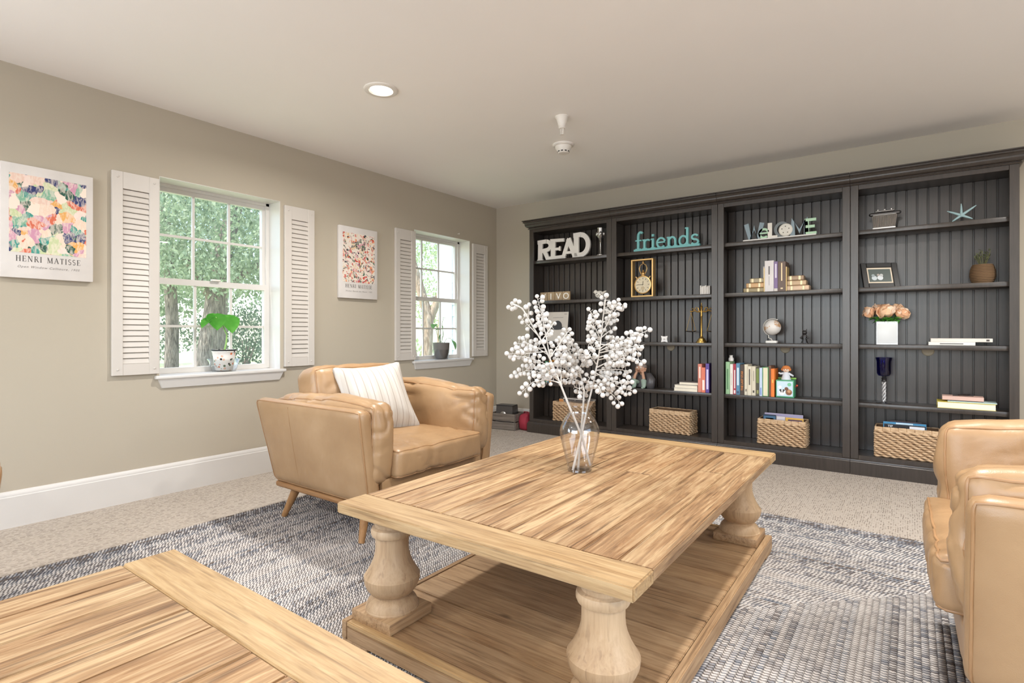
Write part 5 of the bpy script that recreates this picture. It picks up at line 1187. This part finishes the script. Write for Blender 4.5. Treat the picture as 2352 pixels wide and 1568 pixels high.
for pts, tipv, wd in (([(0, 0, 0), (-.01, -.02, .08), (-.01, -.045, .17), (.0, -.085, .200)], (.015, -.135, .175), .040), ([(0, .01, 0), (.01, .02, .10), (.01, .0, .20), (.0, .03, .265)], (.0, .055, .285), .012),
                      ([(.01, .02, 0), (.02, .06, .055), (.03, .105, .06), (.03, .125, .035)], (.05, .160, -.045), .052), ([(0, -.01, 0), (-.005, .03, .09), (0, .02, .16)], (.0, .01, .21), .010), ([(0, -.03, 0), (.01, -.04, .05)], (.03, -.03, .12), .022), ([(0, -.02, 0), (-.005, -.05, .09), (-.005, -.07, .14)], (.01, -.02, .165), .024)):
    MB().tube(pts, .0026, 6).build('stem', flat((120, 140, 92), .6), t, 60); heart_leaf('leaf', t, pts[-1], tipv, wd, 'leaf_sage', .01)

# ------------------------------------------------------------------ crate and bag in the corner
t = thing('wooden_crate', 'small grey slatted wooden crate on the carpet', 'crate', (.330, 4.690, 0), R(6))
for z in (.004, .092):
    for s in (-1, 1):
        MB().bbox(-.150, .150, s * .115 - .006, s * .115 + .006, z, z + .078, .002, 1).build('slat', 'crate', t)
        MB().bbox(s * .150 - .006, s * .150 + .006, -.109, .109, z, z + .078, .002, 1).build('slat', 'crate', t)
MB().box(-.144, .144, -.109, .109, 0, .008).build('bottom_board', 'crate', t, None)
for sx in (-1, 1):
    for s in (-1, 1): MB().box(sx * .136 - .008, sx * .136 + .008, s * .101 - .008, s * .101 + .008, .008, .165).build('corner_post', 'crate', t, None)
t = thing('metal_box', 'dark glossy box with slanted lid inside the crate', 'box', (.330, 4.690, .0085), R(10))
MB().add([(-.115, -.08, 0), (.095, -.08, 0), (.095, .08, 0), (-.115, .08, 0), (-.115, -.05, .235), (.075, -.05, .235), (.085, .06, .235), (-.115, .06, .235)], [(0, 3, 2, 1), (4, 5, 6, 7), (0, 1, 5, 4), (1, 2, 6, 5), (2, 3, 7, 6), (3, 0, 4, 7)]).build('body', flat((88, 84, 82), .25, .6), t, None)
MB().bbox(-.118, .082, -.058, .066, .2352, .243, .002, 1).build('lid', flat((58, 58, 62), .3, .5), t)
MB().lathe([(.036, 0), (.030, .004), (.012, .004)], 20, Matrix.Translation((-.03, -.064, .14)) @ Matrix.Rotation(R(83), 4, 'X')).build('emblem', 'silver', t)
def bagw(q):
    z = q.z + .085; k = 1 - .16 * max(0, q.z) / .085; return Vector((q.x * k + .006 * math.sin(z * 40), q.y * k, z))
f, mb = soft(.062, .105, .084, .028, (.01, .015, .008), 12, .007, 21, bagw)
t = thing('red_bag', 'crimson fabric bag between crate and bookcase', 'bag', (.543, 4.76, 0))
mb.build('body', flat((150, 40, 58), .75), t, 80); MB().tube([(-.04, -.02, .155), (-.03, -.03, .185), (.02, -.03, .186), (.035, -.02, .155)], .006, 8).build('strap', flat((132, 30, 48), .75), t, 60)

# ------------------------------------------------------------------ outdoors
GZ = -.30
o = MB().box(-70, -WT - .01, -30, 70, GZ - .2, GZ).build('lawn_ground', 'lawn', smooth=None); o['kind'] = 'structure'
def leaves(mb, c, rx, ry, rz, n, size, shell=.45):
    for _ in range(n):
        while True:
            p = Vector((random.uniform(-1, 1), random.uniform(-1, 1), random.uniform(-1, 1)))
            if shell < p.length <= 1: break
        p = Vector((c[0] + p.x * rx, c[1] + p.y * ry, c[2] + p.z * rz))
        q = Euler((random.uniform(0, 6.28), random.uniform(0, 6.28), random.uniform(0, 6.28))).to_matrix(); s = size * random.uniform(.6, 1.3)
        o_ = len(mb.v); mb.v += [tuple(p + q @ Vector(k)) for k in ((0, 0, 0), (s * .5, s * .28, .01), (s, 0, 0), (s * .5, -s * .28, .01))]; mb.f.append((o_, o_ + 1, o_ + 2, o_ + 3))
def leaf_mesh(mb, mat):
    me = bpy.data.meshes.new('foliage'); me.from_pydata(mb.v, [], mb.f); me.update(); me.materials.append(M[mat]); return me
def tree(name, label, x, y, trunk, rad, crowns, mat, bark, size, branches=()):
    t = thing(name, label, 'tree', (x, y, GZ), 0, 'trees outside the windows')
    MB().tube(trunk, rad, 14).build('trunk', bark, t, 60)
    for (pts, rr) in branches: MB().tube(pts, rr, 8).build('branch', bark, t, 60)
    mb = MB()
    for (c, rx, ry, rz, n) in crowns: leaves(mb, c, rx, ry, rz, n, size)
    f_ = obj('foliage', leaf_mesh(mb, mat), t); f_['kind'] = 'stuff'
    return t
tree('oak_tree', 'broad oak trunk behind the painted pot window', -8.0, 5.40, [(0, -.04, 0), (0, .0, .9), (0, .12, 1.7), (0, .22, 2.6), (.1, .5, 4.0)], [.26, .215, .20, .19, .15],
     [((.3, .6, 3.6), 2.6, 2.8, 1.5, 9500), ((1.6, -.6, 3.0), 1.5, 1.6, 1.1, 2600)], 'leaf_oak', 'bark', .105, [([(0, .15, 2.2), (.3, 1.0, 2.9), (.5, 1.9, 3.3)], [.12, .08, .04]), ([(0, .1, 2.0), (.4, -.7, 2.9)], [.10, .05])])
tree('oak_tree', 'slim oak trunk seen at the shutter side of the window', -9.2, 5.20, [(0, -.03, 0), (0, 0, 1.6), (0, -.1, 3.2), (0, -.2, 4.6)], [.15, .125, .11, .08], [((0, -.3, 3.5), 2.4, 2.2, 1.4, 5200)], 'leaf_oak', 'bark', .105)
tree('oak_tree', 'leafy oak further back, seen under the upper sash', -14.5, 8.6, [(0, 0, 0), (0, .1, 2.4), (0, .1, 5)], [.32, .28, .2], [((0, 0, 4.3), 3.6, 4.2, 2.2, 8000), ((1, -2.5, 2.8), 2.2, 2.4, 1.1, 3200)], 'leaf_oak', 'bark', .15)
def shrub(x, y, rx, ry, rz, n, label, mat='leaf_dark', size=.13):
    t = thing('garden_shrub', label, 'shrub', (x, y, GZ), 0, 'shrubs beyond the lawn')
    for k in range(4): MB().tube([(.1 * k - .15, 0, 0), (.3 * (k - 1.5) * .5, .1 * k, rz * .8)], [.04, .02], 6).build('stem', 'bark', t)
    mb = MB(); leaves(mb, (0, 0, rz), rx, ry, rz, n, size, .3); f_ = obj('foliage', leaf_mesh(mb, mat), t); f_['kind'] = 'stuff'; return t
shrub(-17, 10.9, 1.6, 2.2, 1.25, 3200, 'dark evergreen shrub on the lawn beyond the broad oak')
shrub(-21.6, 8.4, 1.6, 2.6, 1.3, 2600, 'dark evergreen shrub seen between the oak trunks')
shrub(-21.6, 15.0, 2.0, 2.6, 1.5, 2600, 'dark evergreen shrub farther along the lawn')
def stems(k): return None
t = tree('crape_myrtle', 'tan multi-stemmed crape myrtle outside second window', -3.1, 6.75, [(0, 0, 0), (.05, .08, .9), (.0, .18, 1.6), (-.35, .12, 2.6), (-.6, .0, 3.6)], [.11, .10, .09, .07, .05],
     [((-.5, .2, 3.4), 1.5, 1.6, .9, 3600), ((-1.5, 1.0, 2.5), 1.0, 1.2, .9, 1300)], 'leaf_lite', 'bark_tan', .062, [([(0, .18, 1.5), (.15, .42, 2.2), (.2, .6, 3.4)], [.075, .06, .04]), ([(-.25, -.25, 0), (-.4, -.4, 1.2), (-.35, -.6, 2.4), (-.5, -.7, 3.4)], [.08, .07, .06, .04]), ([(-.1, -.1, 0), (-.35, .15, .9), (-.8, .25, 2.0), (-1.1, .3, 3.2)], [.08, .07, .06, .04])])
tree('crape_myrtle', 'pale leafed myrtle further away beyond the second window', -8.0, 12.3, [(0, 0, 0), (0, .1, 2.0), (.1, .2, 3.6)], [.12, .09, .06], [((0, 0, 3.0), 1.9, 2.2, 1.6, 3400)], 'leaf_lite', 'bark_tan', .10)
shrub(-6.5, 9.6, .9, 1.0, .55, 700, 'low yellow-green shrub below the second window view', 'leaf_lite', .12)
t = thing('house_wing', 'pale blue clapboard house corner outside second window', 'building', (-1.5, 5.55, GZ))
for i in range(22): MB().add([(.10, -.012, i * .155), (1.25, -.012, i * .155), (1.25, -.002, i * .155 + .154), (.10, -.002, i * .155 + .154), (.10, .01, i * .155), (1.25, .01, i * .155), (1.25, .01, i * .155 + .154), (.10, .01, i * .155 + .154)], [(0, 1, 2, 3), (4, 7, 6, 5), (0, 4, 5, 1), (1, 5, 6, 2), (2, 6, 7, 3), (3, 7, 4, 0)]).build('clapboard', flat((196, 212, 222), .6), t, None)
MB().box(0, .24, -.02, .08, 0, 3.41).build('corner_board', flat((232, 232, 230), .6), t, None)
MB().box(.02, 1.25, .011, 1.5, 0, 3.41).build('wall_core', flat((190, 204, 214), .6), t, None)
